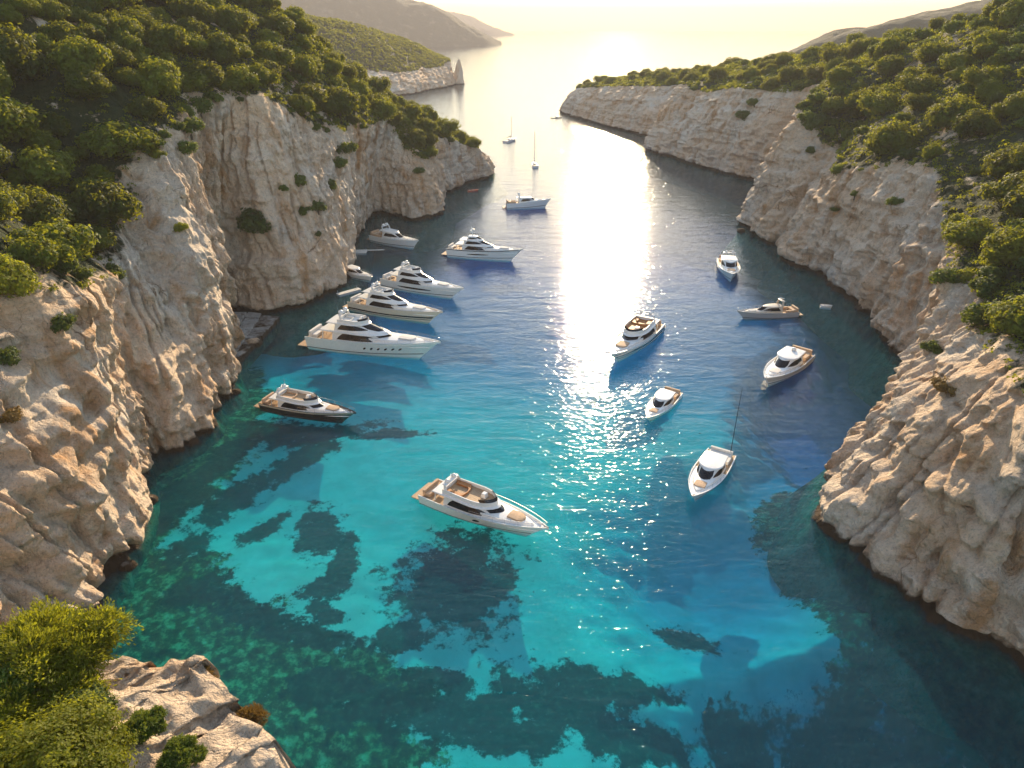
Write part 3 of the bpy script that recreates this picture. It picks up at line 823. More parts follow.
# low scrub between the trees: nobody could count it
def scrub(name, t, n, seed, r0=1.0, r1=2.2, thr=.28, size=.24, ymax=1000):
    g = np.random.default_rng(seed); V = t['V']; rows = np.where((t['rt'] >= r0) & (t['rt'] <= r1))[0]
    i = g.choice(rows, n); j = g.integers(0, V.shape[1], n); P = V[i, j]
    u = 512 + FPX*P[:, 0]/(P[:, 1]*CP - (P[:, 2]-CAM_H)*SP); dep = P[:, 1]*CP - (P[:, 2]-CAM_H)*SP
    vv = 384 - FPX*(P[:, 1]*SP + (P[:, 2]-CAM_H)*CP)/dep
    ok = (dep > 0) & (u > -220) & (u < 1244) & (vv > -140) & (vv < 900) & (P[:, 1] < ymax)
    veg = t['ob'].data.attributes['veg']; a = np.zeros(len(t['ob'].data.vertices), np.float32); veg.data.foreach_get('value', a)
    ok &= a[i*V.shape[1] + j] + .3*fbm(P[:, 0]/3, P[:, 1]/3, 0*P[:, 0], 2) > thr
    P = P[ok]; dep = dep[ok]; m = 26
    n = len(P); s = g.uniform(.5, 1.35, n)*np.clip(dep/170, .8, 1.7)
    d = g.normal(size=(n, m, 3)); d[..., 2] = np.abs(d[..., 2]); d /= np.linalg.norm(d, axis=2)[..., None]
    Q = P[:, None] + d*s[:, None, None]*np.array([1, 1, .8])*g.uniform(.6, 1, (n, m, 1))
    nr_ = d + .6*g.normal(size=d.shape); nr_ /= np.linalg.norm(nr_, axis=2)[..., None]
    tt_ = np.cross(nr_, g.normal(size=d.shape)); tt_ /= np.linalg.norm(tt_, axis=2)[..., None]; bb = np.cross(nr_, tt_)
    z = (size*g.uniform(.6, 1.3, (n, m, 1)))*np.clip(dep/170, .8, 2.2)[:, None, None]
    W = np.stack([Q - tt_*z, Q + bb*z*.7, Q + tt_*z, Q - bb*z*.7], 2).reshape(-1, 3)
    return tag(big_mesh(name, W, np.arange(len(W)).reshape(-1, 4), M['leaf'], False), kind='stuff')
scrub('undergrowth', LEFT, 10000, 21, thr=.2)
scrub('undergrowth', RIGHT, 13000, 22, thr=.08)
def far_wood():
    return scrub('far_woodland', FAR, 9000, 23, 1.0, 3.0, .15, .55, 2000)
far_wood()

# bushes on the near outcrop
def bush(name, p, r, h, nl, nleaf, leaf, seed, mat, label, cat='shrub', spiky=0.0, lobes=None):
    root = empty(name, p, 0, label, cat)
    crown_mesh('crown', r, h, nl, nleaf, leaf, seed, mat, .85, lobes, spiky, r > 1.1).parent = root
    trunk_mesh('stem' if name != 'pine_tree' else 'trunk', r, h, seed, root)
    return root
def nearp(u, v, z=None):
    h = hit(u, v)
    return Vector(h[0]) if h is not None else at(u, v, 36)
bush('pine_tree', nearp(50, 700) + Vector((-.5,.6,-.4)), 3.05, 3.6, 8, 46000, .10, 101, M['leaf_yellow'], 'olive-green feathery pine tree on the near outcrop at lower left', 'tree', .6)
bush('shrub', nearp(10, 712) + Vector((0,0,.2)), 1.7, 2.5, 5, 18000, .08, 102, M['leaf_green'], 'mid-green leafy shrub at the left border below the feathery pine')
bush('shrub', nearp(50, 790) + Vector((0,0,-.2)), 3.1, 1.9, 9, 42000, .07, 103, M['leaf_yellow'], 'wide bright yellow-green shrub filling the lower left corner')
bush('shrub', nearp(145, 735), .85, 1.0, 6, 17000, .06, 104, M['leaf_green'], 'small round green bush on bare rock, upper of two', 'shrub', .5)
bush('shrub', nearp(182, 760), .78, .95, 6, 16000, .06, 105, M['leaf_green'], 'small round green bush on bare rock, lower of two', 'shrub', .5)
bush('shrub', nearp(84, 716) + Vector((0,0,-.1)), 1.2, 1.3, 4, 9000, .06, 108, M['leaf_green'], 'shaded green bush in the angle below the feathery pine and beside pale rock')
bush('dry_bush', nearp(192, 682) + Vector((0,.6,-1.0)), .8, 1.1, 5, 6000, .06, 106, M['leaf_dry'], 'feathery brown dry bush behind the upper rim of the near outcrop', 'bush', .7)
bush('dry_bush', nearp(232, 716) + Vector((.4,.5,-1.3)), .75, 1.0, 5, 6000, .06, 107, M['leaf_dry'], 'brown dry bush hanging off the side of the near outcrop', 'bush', .7)
# ------------------------------------------------------------------ boats
class Hull:
    def __init__(s, L, B, hs, hb, rake=.10, full=2.3, deckdrop=.35):
        s.L, s.B, s.hs, s.hb, s.rake, s.full, s.dd = L, B, hs, hb, rake, full, deckdrop
    def sheer(s, u): return s.hs + (s.hb - s.hs)*u**1.7
    def bd(s, u):
        if u < .42: return s.B/2*(.90 + .10*math.sin(u/.42*math.pi/2))
        w = (u - .42)/.58
        return s.B/2*max(0.0, 1 - w**s.full)**.92
    def bw(s, u):
        w = max(0, (u - .25)/.75)
        return s.B/2*.88*max(0.0, 1 - w**1.65)
    def pt(s, u, v, side, off=0.0):
        """v 0 keel line under water .. 1 sheer"""
        L = s.L
        xw, xd = -L/2 + .012*L + u*(L*(1 - s.rake) - .012*L), -L/2 + u*L
        zz = -.55 + (s.sheer(u) + .55)*v
        k = v**1.15
        y = s.bw(u) + (s.bd(u) - s.bw(u))*v**1.3
        y = y*(.72 + .28*min(1, v/.28)**.6)
        return Vector((xw + (xd - xw)*k, side*(y + off), zz))
    def build(s, root, hullmat, n=30, deck_aft=.36, aftmat=None, foremat=None):
        us = [(i/(n-1))**.9 for i in range(n)]; vs = [0, .1, .28, .5, .75, .93, 1]
        mb = MB(); rows = []
        for u in us:
            port = [s.pt(u, v, 1) for v in vs]; star = [s.pt(u, v, -1) for v in vs]
            dz = Vector((0, 0, s.dd)); g = min(.14, s.bd(u)*.5)
            ip = port[-1] - Vector((0, g, 0)); is_ = star[-1] + Vector((0, g, 0))
            rows.append([ip - dz, ip] + port[::-1] + star + [is_, is_ - dz])
        mb.loft(rows, False, True, False)
        h = mb.build('hull', hullmat, root, True, 40)
        for nm, ua, ub, mat in (('aft_deck', 0, deck_aft, aftmat or M['teak']), ('foredeck', deck_aft, .995, foremat or M['white'])):
            d = MB(); rr = []
            for i in range(15):
                u = ua + (ub - ua)*i/14; y = max(.02, s.bd(u) - min(.14, s.bd(u)*.5)); x = -s.L/2 + u*s.L; z = s.sheer(u) - s.dd + .02
                rr.append([(x, y, z), (x, y*.4, z + .05), (x, -y*.4, z + .05), (x, -y, z)])
            d.loft(rr).build(nm, mat, root, True)
        return h
    def band(s, u0, u1, v0, v1, off=.025, n=24, taper=False):
        mb = MB()
        for side in (1, -1):
            rr = []
            for i in range(n):
                f = i/(n-1); u = u0 + (u1-u0)*f; t = math.sin(math.pi*min(1, max(0, f)))**.5 if taper else 1
                mid = v0 + (v1-v0)*.5
                rr.append([s.pt(u, mid + (v0-mid)*t, side, off), s.pt(u, mid, side, off), s.pt(u, mid + (v1-mid)*t, side, off)])
            mb.loft(rr)
        return mb
    def patch(s, u, v, du, dv, off=.03):
        out = []
        for side in (1, -1):
            mb = MB(); rim = []
            for k in range(10):
                a = 2*math.pi*k/10; rim.append(s.pt(u + du*math.cos(a), v + dv*math.sin(a), side, off))
            mb.add(rim, [tuple(range(10))]); out.append(mb)
        return out
    def rail(s, u0, u1, h=.75, inset=.10):
        mb = MB()
        for side in (1, -1):
            top = []
            for i in range(13):
                u = u0 + (u1-u0)*i/12; p = s.pt(u, 1, side); p.y -= side*min(inset, abs(p.y)*.8); top.append(p + Vector((0, 0, h)))
                if i % 2 == 0: mb.tube([p, p + Vector((0, 0, h))], .018, 5)
            mb.tube(top, .022, 5)
        a = s.pt(u1, 1, 1); mb.tube([(a.x, a.y, a.z + h), (a.x + .1, 0, a.z + h), (a.x, -a.y, a.z + h)], .022, 5)
        return mb

def outline(x0, x1, w, nose=.45, m=13, p=2.2, q=.62, sternw=.94):
    """starboard stern .. nose .. port stern"""
    xn = x1 - (x1 - x0)*nose; pts = []
    for i in range(m):
        f = i/(m-1); f = 1 - (1-f)**1.7
        x = x0 + (x1-x0)*f
        y = w*(sternw + (1-sternw)*min(1, (x-x0)/max(.01, (xn-x0)))) if x <= xn else w*max(0.0, 1 - ((x-xn)/(x1-xn))**p)**q
        pts.append((x, y))
    st = [(x, -y) for x, y in pts]; po = [(x, y) for x, y in pts[:-1]][::-1]
    return st + po
class Tier:
    def __init__(s, x0, x1, w, z0, z1, rf=1.2, rr=.2, inset=.86, nose=.45, p=2.2, q=.62, m=13, camber=.12):
        s.z0, s.z1, s.camber = z0, z1, camber
        s.a = outline(x0, x1, w, nose, m, p, q); s.b = outline(x0 + rr, x1 - rf, w*inset, nose, m, p, q); s.m = m
    def at(s, i, f, off=0.0):
        (ax, ay), (bx, by) = s.a[i], s.b[i]
        n = len(s.a); x, y = ax + (bx-ax)*f, ay + (by-ay)*f
        if off:
            i0, i1 = max(0, i-1), min(n-1, i+1)
            tx, ty = s.a[i1][0]-s.a[i0][0], s.a[i1][1]-s.a[i0][1]; l = math.hypot(tx, ty) or 1
            x += ty/l*off; y -= tx/l*off
        return (x, y, s.z0 + (s.z1-s.z0)*f)
    def shell(s):
        n = len(s.a); mb = MB()
        rows = [[s.at(i, f) for i in range(n)] for f in (0, .5, .9)]
        rows.append([(s.at(i, 1)[0]*.995 + .005*s.b[s.m-1][0]*.5, s.at(i, 1)[1]*.97, s.z1) for i in range(n)])
        mb.loft(rows, True)
        rr = []
        for i in range(s.m):
            a, b = rows[-1][i], rows[-1][n-1-i]
            k = s.camber*min(1, abs(b[1])/max(.05, abs(rows[-1][0][1])))
            rr.append([a, ((a[0]+b[0])/2, a[1]*.5, s.z1+k*.8), ((a[0]+b[0])/2, 0, s.z1+k), ((a[0]+b[0])/2, b[1]*.5, s.z1+k*.8), b])
        mb.loft(rr)
        return mb
    def band(s, i0, i1, f0, f1, off=.03, tap0=0.0, tap1=0.0):
        mb = MB(); rr = []
        n = i1 - i0
        for i in range(i0, i1 + 1):
            g = (i-i0)/n
            lo, hi = f0, f1
            if tap0 and g < tap0: hi = lo + (hi-lo)*(.25 + .75*g/tap0)
            if tap1 and g > 1-tap1: lo, hi = lo + (hi-lo)*.55*(1-(1-g)/tap1), hi
            rr.append([s.at(i, lo, off), s.at(i, hi, off)])
        return mb.loft(rr)
    def atc(s, i, f, off=0.0):
        k = min(int(i), len(s.a)-2); g = i - k
        a, b = s.at(k, f, off), s.at(k+1, f, off)
        return (a[0]+(b[0]-a[0])*g, a[1]+(b[1]-a[1])*g, a[2])
    def teardrop(s, i0, i1, f0, f1, mirror=False, off=.03, n=18):
        mb = MB(); rr = []; N = len(s.a) - 1
        for j in range(n + 1):
            g = j/n; i = i0 + (i1-i0)*g
            h = min(1, (g/.16)**.6)*max(0, 1-max(0, (g-.6)/.4)**1.8)**.8
            lo, hi = f0 + (f1-f0)*.30*g, f0 + (f1-f0)*(.30*g + h*(1-.22*g))
            if mirror:
                q = [s.atc(i, lo, off), s.atc(i, (lo+hi)/2, off), s.atc(i, hi, off)]; q = [(x, -y, z) for x, y, z in q][::-1]
            else: q = [s.atc(i, lo, off), s.atc(i, (lo+hi)/2, off), s.atc(i, hi, off)]
            rr.append(q)
        return mb.loft(rr)
    def windows(s, parent, glass, ws=4, sides=(1, 8), f=(.30, .80), wf=(.25, .92), mid=True):
        c = s.m - 1
        mb = MB(); rr = []
        for j in range(25):
            i = c - ws + 2*ws*j/24; e = abs(j-12)/12; lo = wf[0] + (wf[1]-wf[0])*.45*max(0, (e-.55)/.45)**1.5
            rr.append([s.atc(i, lo, .03), s.atc(i, (lo+wf[1])/2, .03), s.atc(i, wf[1], .03)])
        mb.loft(rr).build('windshield', glass, parent, True)
        if sides:
            for m_ in (False, True): s.teardrop(sides[0]*.6, min(sides[1], c-ws-.25), f[0], f[1], m_).build('side_window', glass, parent, True)
def slab(x0, x1, w, z, th, nose=.4, p=2.2, q=.62, inset=.97, m=12):
    t = Tier(x0, x1, w, z, z + th, .04*(x1-x0), .02*(x1-x0), inset, nose, p, q, m, .06); mb = t.shell()
    n = len(t.a); rr = [[t.at(i, 0), t.at(n-1-i, 0)] for i in range(m)]
    return mb.loft([[b, a] for a, b in rr])
def tub(x0, x1, w, z0, z1, root, mat, floormat, seatmat, th=.16, nose=.45, screen=True):
    o, i_ = outline(x0, x1, w, nose), outline(x0 + th, x1 - th, w - th, nose)
    n = len(o); mb = MB()
    mb.loft([[(x, y, z0) for x, y in o], [(x - .0, y*.98, z1) for x, y in o], [(x, y, z1) for x, y in i_], [(x, y, z0 + .05) for x, y in i_]], True)
    f = mb.build('flybridge', mat, root, True, 40)
    fl = MB(); m = (n+1)//2; fl.loft([[(i_[k][0], i_[k][1], z0+.06), (i_[n-1-k][0], i_[n-1-k][1], z0+.06)] for k in range(m)]).build('floor', floormat, f)
    st = MB(); L = x1 - x0
    q = [(x0 + th*1.2 + (x-x0-th)*.62, y*.96) for x, y in outline(x0 + th, x0 + L*.62, w - th*1.2, .25)]
    q2 = [(x*.82 + (x0 + L*.3)*.18, y*.52) for x, y in q]
    hz = z0 + (z1 - z0)*.55
    st.loft([[(x, y, z0+.07) for x, y in q], [(x, y, hz) for x, y in q], [(x, y, hz) for x, y in q2], [(x, y, z0+.07) for x, y in q2]], False)
    st.build('sofa', seatmat, f, True, 30)
    MB().box((x0 + L*.70, w*.25, z0+.06), (L*.10, w*.45, (z1-z0)*1.15), .8, 0, .06).build('helm_console', M['white'], f)
    if screen:
        c = m - 1; sc = MB(); rr = [[(o[k][0] - .05, o[k][1]*.97, z1), (o[k][0] - .35, o[k][1]*.93, z1 + .38)] for k in range(c-5, c+6)]
        sc.loft(rr).build('windscreen', M['glass'], f, True)
    return f
def arch(x, w, z, h, root, mat, r=.11, lean=-.7, dome=.34, ants=2, antlen=2.0):
    mb = MB()
    for s in (1, -1):
        mb.loft([[(x + .35 + lean*f, s*w*(1-.18*f) - .06, z + h*f), (x - .25 + lean*f + .25*f, s*w*(1-.18*f) - .06, z + h*f), (x - .25 + lean*f + .25*f, s*w*(1-.18*f) + .06, z + h*f), (x + .35 + lean*f, s*w*(1-.18*f) + .06, z + h*f)] for f in (0, .5, 1)], True, True, True)
    mb.box((x + lean + .1, 0, z + h - .06), (.75, w*1.76, .16), .92, 0, .05)
    a = mb.build('radar_arch', mat, root, True, 35)
    if dome:
        for s in (1, -1):
            d = MB(); d.lathe((x + lean + .1, s*w*.45, z + h + .08), [(dome*.7, 0), (dome, .18*dome), (dome*1.02, .6*dome), (dome*.75, 1.15*dome), (dome*.3, 1.42*dome), (.01, 1.48*dome)], 12)
            d.build('radome', M['white'], a, True)
    rb = MB(); rb.tube([(x+lean+.1, 0, z+h+.05), (x+lean+.1, 0, z+h+.45)], .05); rb.box((x+lean+.1, 0, z+h+.45), (.14, 1.3, .12), 1, .5, .03)
    rb.build('radar', M['white'], a)
    for k in range(ants):
        MB().tube([(x + lean, (k*2-1)*w*.72, z+h), (x + lean - .35*antlen*.4, (k*2-1)*w*.78, z+h+antlen)], .022, 5, .012).build('antenna', M['white'], a)
    return a

def boat_frame(name, stern, bow, zs, zb, label, cat, k=1.0):
    a, b = at(*stern, zs), at(*bow, zb)
    d = Vector((b.x - a.x, b.y - a.y, 0)); L = d.length*k
    c = (Vector((a.x, a.y, 0)) + Vector((b.x, b.y, 0)))/2
    rz = math.atan2(d.y, d.x)
    root = empty(name, (c.x, c.y, 0), rz, label, cat)
    print('BOAT %-14s L=%.1f at %.0f,%.0f hdg %.0f' % (name, L, c.x, c.y, math.degrees(rz)))
    return root, L
def common(H, root, L, platform=True, rail=(.45, .985), sofa=True, sunpad=True, padmat=None, table=True, railh=.7, padrise=.55):
    s = L/20
    if platform:
        mb = MB(); mb.box((-L/2 - .035*L, 0, .28), (.085*L, H.B*.82, .16), 1, 0, .07)
        mb.build('swim_platform', M['teak'], root)
    z = H.sheer(.12) - H.dd
    if sofa:
        sf = MB(); sf.box((-L/2 + .055*L, 0, z+.03), (.05*L, H.B*.62, .42*s+.1), 1, 0, .08); sf.box((-L/2 + .03*L, 0, z+.03), (.022*L, H.B*.66, .85*s+.1), 1, 0, .06)
        sf.build('aft_sofa', padmat or M['cushion'], root, True)
    if table:
        tb = MB(); tb.box((-L/2 + .115*L, 0, z + .62*s), (.055*L, H.B*.30, .06), 1, 0, .02); tb.tube([(-L/2+.115*L, 0, z), (-L/2+.115*L, 0, z+.62*s)], .06)
        tb.build('cockpit_table', M['teak'], root)
    if rail: H.rail(rail[0], rail[1], railh*min(1, s+.2)).build('bow_rail', M['steel'], root, True)
    if sunpad:
        zz = H.sheer(.72) - H.dd + padrise*s; w = H.bd(.76)
        slab(-L/2 + .70*L, -L/2 + .82*L, w*.50, zz + .06, .16*s+.06, .35).build('sun_pad', padmat or M['cushion'], root, True)
    an = MB(); zz = H.sheer(.965) - H.dd; an.box((L*.452, 0, zz), (.025*L, .30*s, .28*s), .8, 0, .03); an.tube([(L*.465, 0, zz+.1), (L*.498, 0, H.sheer(1)+.05)], .05)
    an.build('anchor_winch', M['steel'], root)

# --- large motor yachts -------------------------------------------------------------------
def yacht(stern, bow, label, decks=2, B=.235, hs=1.5, hb=2.7, hull='white', sup='white', fly='white', seat='cushion', top=False, port=0, stripe=None,
          hullwin=None, z=(1.2, 2.6), pad='cushion', name='motor_yacht', cat='yacht', mast=False, ants=2, cw=(.66, .20), aftmat=None, sport=1.0, flyfloor='teak', arch_=True, swoosh=True):
    root, L = boat_frame(name, stern, bow, z[0], z[1], label, cat)
    s = L/20
    H = Hull(L, L*B, hs*s, hb*s, .17, 2.05, .30*s + .05)
    h = H.build(root, M[hull], aftmat=aftmat, deck_aft=.34)
    common(H, root, L, padmat=M[pad])
    if stripe: H.band(.0, .985, stripe[1], stripe[2]).build('hull_stripe', M[stripe[0]], h, True)
    H.band(0, .99, .30, .345, .02).build('boot_stripe', M['rubber'], h, True)
    if hullwin: H.band(*hullwin, taper=True).build('hull_window', M['glass'], h, True)
    for k in range(port):
        for q in H.patch(.50 + .055*k, .62, .0105, .075): q.build('porthole', M['glass'], h)
    z0 = H.sheer(.3) - H.dd
    bw = H.B/2
    x0, x1 = -L/2 + .215*L, -L/2 + cw[0]*L + .14*L
    zt = z0 + (1.6 if decks == 2 else 1.35)*s
    T = Tier(x0, x1, bw*.90, z0, zt, .21*L, .005*L, .84, .66, 1.9, .62)
    cab = T.shell().build('cabin', M[sup], root, True, 38)
    T.windows(cab, M['glass'], 4.4, (.8, 9), (.26, .92), (.36, .95))
    # side coachwork that runs forward from the cabin as a raised foredeck
    tr = Tier(-L/2 + .30*L, -L/2 + .93*L, bw*.80, z0 + .1*s, H.sheer(.72) - H.dd + .55*s, .05*L, .0, .88, .72, 1.9, .75)
    tr.shell().build('coachroof', M[sup], root, True, 38)
    # roof deck overhanging aft
    rd = slab(-L/2 + .115*L, x1 - .175*L, bw*.86, zt + .015, .16*s, .42); rdk = rd.build('roof_deck', M[sup], root, True, 38)
    MB().tube([(-L/2+.13*L, bw*.66, z0), (-L/2+.14*L, bw*.68, zt)], .06*s+.02).build('deck_post', M[sup], root)
    MB().tube([(-L/2+.13*L, -bw*.66, z0), (-L/2+.14*L, -bw*.68, zt)], .06*s+.02).build('deck_post', M[sup], root)
    zr = zt + .18*s
    xa, xb = -L/2 + .20*L, x1 - .20*L
    if decks == 2:
        tub(xa, xb, bw*.73, zr, zr + .62*s, root, M[fly], M[flyfloor], M[seat], .18*s)
        if arch_: arch(xa + .03*L, bw*.68, zr + .1, 1.15*s, root, M[sup], lean=-.5*s, dome=.34*s, ants=ants, antlen=1.6*s)
        if top:
            slab(xa + .02*L, xa + .18*L, bw*.62, zr + 1.75*s, .14*s, .3).build('hardtop', M[sup], root, True)
            for sy in (1, -1): MB().tube([(xa + .16*L, sy*bw*.52, zr + .6*s), (xa + .14*L, sy*bw*.5, zr + 1.8*s)], .05*s+.02).build('top_post', M[sup], root)
    else:
        xa2, xb2 = -L/2 + .235*L, x1 - .185*L
        T2 = Tier(xa2, xb2, bw*.77, zr, zr + .98*s, .15*L, .005*L, .84, .64, 1.9, .62)
        uc = T2.shell().build('upper_cabin', M[sup], root, True, 38)
        T2.windows(uc, M['glass'], 4.4, (.8, 9), (.22, .90), (.24, .94))
        zr2 = zr + 1.0*s
        slab(-L/2 + .17*L, xb2 - .135*L, bw*.74, zr2, .12*s, .42).build('sun_deck', M[sup], root, True, 38)
        if decks == 3:
            tub(xa2 + .02*L, xb2 - .15*L, bw*.62, zr2 + .12*s, zr2 + .58*s, root, M[fly], M[flyfloor], M[seat], .16*s)
            zr3 = zr2 + .12*s
            arch(xa2 + .05*L, bw*.58, zr3, 1.05*s, root, M[sup], lean=-.3*s, dome=.36*s, ants=ants, antlen=1.4*s)
        else:
            T3 = Tier(xa2 + .04*L, xb2 - .13*L, bw*.54, zr2 + .12*s, zr2 + .98*s, .09*L, .01*L, .82, .6, 1.9, .66)
            pc = T3.shell().build('wheelhouse', M[sup], root, True, 38); T3.windows(pc, M['glass'], 4, (1, 9), (.35, .8), (.35, .9), mid=False)
            ms = MB(); xm = xa2 + .10*L; zm = zr2 + 1.0*s
            ms.tube([(xm, 0, zm), (xm - .3*s, 0, zm + 2.2*s)], .16*s, 8, .08*s); ms.box((xm - .15*s, 0, zm + 1.0*s), (.3*s, 2.0*s, .1*s), 1, 0, .02); ms.box((xm - .2*s, 0, zm + 1.6*s), (.25*s, 1.4*s, .1*s), 1, 0, .02)
            mo = ms.build('mast', M['white'], root)
            for sy in (1, -1):
                d = MB(); q = .34*s; d.lathe((xm - .15*s, sy*.8*s, zm + 1.1*s), [(q*.7, 0), (q, .2*q), (q, .7*q), (q*.7, 1.2*q), (.01, 1.45*q)], 12); d.build('radome', M['white'], mo, True)
    return root

yacht((428,488), (549,527), 'white motor yacht alone over turquoise water with open tan flybridge and foredeck sun pad', 2, .262, 1.45, 2.5, seat='orange', stripe=None, hullwin=(.50, .56, .50, .72), ants=1, name='motor_yacht', flyfloor='teak')
yacht((266,399), (356,411), 'motor yacht with dark hull and pale upper works moored nearest the left cliff', 2, .245, 1.5, 2.5, hull='navy', sup='white', stripe=('cream', .84, 1.0), seat='cushion')
yacht((313,337), (441,347), 'largest white yacht with a row of small portholes, moored left of centre', 3, .225, 1.9, 2.9, port=6, z=(1.4, 3.0), flyfloor='white', seat='whitecush', pad='whitecush')
yacht((354,302), (443,314), 'white yacht moored just behind the largest porthole yacht, with a cream hull side', 3, .22, 1.7, 2.7, hull='cream', stripe=('navy', .42, .54), z=(1.2, 2.8), flyfloor='white', seat='whitecush', pad='whitecush')
yacht((386,279), (464,290), 'white yacht moored third in the diagonal row, between the cream-sided yacht and the small cruiser', 3, .22, 1.7, 2.7, hull='white', hullwin=(.25, .7, .55, .72), z=(1.2, 2.8), flyfloor='white', seat='whitecush', pad='whitecush')
yacht((449,249), (523,251), 'tall four-deck white superyacht with a radar mast, out in mid channel', 4, .22, 2.1, 3.3, hull='white', stripe=('navy', .90, .97), hullwin=(.3, .62, .55, .66), z=(1.6, 3.2), name='superyacht', flyfloor='white', seat='whitecush', pad='whitecush')
yacht((652,323), (611,356), 'white motor yacht bow-on by the sun glitter with dark hull stripe and orange flybridge', 2, .29, 1.5, 2.6, seat='orange', stripe=('navy', .48, .74), z=(1.2, 2.6), flyfloor='orange')

# --- smaller cruisers ---------------------------------------------------------------------
def cruiser(stern, bow, label, B=.27, hs=.95, hb=1.6, hull='white', sup='white', cockpit='cushion', pad='whitecush', z=(.9, 1.6), stripe=None, hardtop=True, dome=True, mast=0, name='cabin_cruiser', cat='boat', ants=1, rail=True, roof=(.22, .62), aft='teak', bench=True, archy=False, k=1.0):
    root, L = boat_frame(name, stern, bow, z[0], z[1], label, cat, k)
    s = L/12
    H = Hull(L, L*B, hs*s, hb*s, .14, 2.1, .18*s)
    h = H.build(root, M[hull], deck_aft=.40, aftmat=M[aft])
    if stripe: H.band(0, .985, stripe[1], stripe[2]).build('hull_stripe', M[stripe[0]], h, True)
    H.band(0, .99, .30, .36, .02).build('boot_stripe', M['rubber'], h, True)
    common(H, root, L, padmat=M[pad], table=False, sofa=False, padrise=.32*L/12/s*1.0, rail=(.5, .985) if rail else None)
    bw = H.B/2; z0 = H.sheer(.3) - H.dd
    x0 = -L/2 + roof[0]*L; x1 = -L/2 + (roof[1] + .14)*L
    T = Tier(x0 + .06*L, x1, bw*.78, z0, z0 + 1.3*s, .19*L, .01*L, .82, .62, 1.9, .62)
    cab = T.shell().build('cabin', M[sup], root, True, 38)
    T.windows(cab, M['glass'], 4, (1, 9), (.36, .84), (.38, .95))
    cr = Tier(-L/2 + .34*L, -L/2 + .92*L, bw*.76, z0 + .05*s, H.sheer(.7) - H.dd + .32*s, .05*L, 0, .86, .72, 1.9, .75)
    cr.shell().build('coachroof', M[sup], root, True, 38)
    if hardtop: slab(x0, x1 - .20*L, bw*.74, z0 + 1.33*s, .10*s, .4).build('hardtop', M[sup], root, True, 38)
    if bench:
        bn = MB(); bn.box((-L/2 + .07*L, 0, z0), (.08*L, bw*1.35, .45*s), 1, 0, .06); bn.box((-L/2 + .03*L, 0, z0), (.03*L, bw*1.4, .75*s), 1, 0, .05)
        for sy in (1, -1): bn.box((-L/2 + .16*L, sy*bw*.62, z0), (.12*L, bw*.26, .45*s), 1, 0, .05)
        bn.build('cockpit_bench', M[cockpit], root, True)
    if archy: arch(x0 + .08*L, bw*.66, z0 + 1.2*s, 1.0*s, root, M[sup], lean=-.3*s, dome=.26*s if dome else 0, ants=ants, antlen=1.4*s)
    elif dome:
        d = MB(); q = .30*s; d.lathe((x0 + .08*L, 0, z0 + 1.46*s), [(q*.7, 0), (q, .2*q), (q, .7*q), (q*.7, 1.2*q), (.01, 1.45*q)], 12); d.build('radome', M['white'], root, True)
    if mast:
        MB().tube([(-L/2 + .03*L, bw*.55, z0), (-L/2 + .03*L, bw*.55, z0 + mast*.5), (-L/2 + .03*L - .2, bw*.55, z0 + mast)], .06, 7, .03).build('mast', M['rubber'], root)
    elif ants:
        MB().tube([(x0 + .05*L, bw*.4, z0 + 1.5*s), (x0 + .0*L, bw*.4, z0 + 3.3*s)], .022, 5).build('antenna', M['white'], root)
    return root
cruiser((374,236), (419,243), 'white cruiser with rounded cabin moored beyond the diagonal row, near the headland', .26, 1.2, 1.8, archy=True, z=(1.1, 2.0))
cruiser((342,269), (373,277), 'small white cruiser tucked against the left cliff beside the floating dock', .27, .9, 1.4, dome=False, z=(.8, 1.4))
cruiser((506,205), (551,201), 'white motor yacht pointing right, far out in the channel below the sailing boats', .23, 1.4, 2.3, archy=True, z=(1.1, 2.2))
cruiser((673,391), (647,418), 'small white cabin boat with tan cockpit, between the orange-flybridge yacht and the fishing boat', .33, .85, 1.3, cockpit='cushion', pad='cushion', z=(.8, 1.3), dome=False, ants=2)
cruiser((722,453), (692,498), 'white fishing boat with a very tall thin dark pole at its stern', .34, .95, 1.5, cockpit='whitecush', pad='cushion', z=(.9, 1.5), mast=12, dome=False, name='fishing_boat')
cruiser((725,256), (734,281), 'white cruiser seen bow-on beside the far right cliff', .34, 1.1, 1.8, cockpit='cushion', pad='cushion', z=(1.1, 1.9), archy=True, k=.70)
cruiser((796,311), (737,312), 'sleek grey-white sport cruiser lying side-on with its bow to the left', .25, 1.0, 1.6, hull='grey', sup='cream', dome=False, hardtop=False, z=(.9, 1.7), name='sport_cruiser', archy=True, ants=0)
cruiser((802,354), (764,382), 'white cruiser with cream hull stripe and a radar dome, below the sport cruiser', .31, 1.0, 1.6, stripe=('cream', .5, .92), cockpit='cushion', pad='whitecush', z=(.9, 1.6))

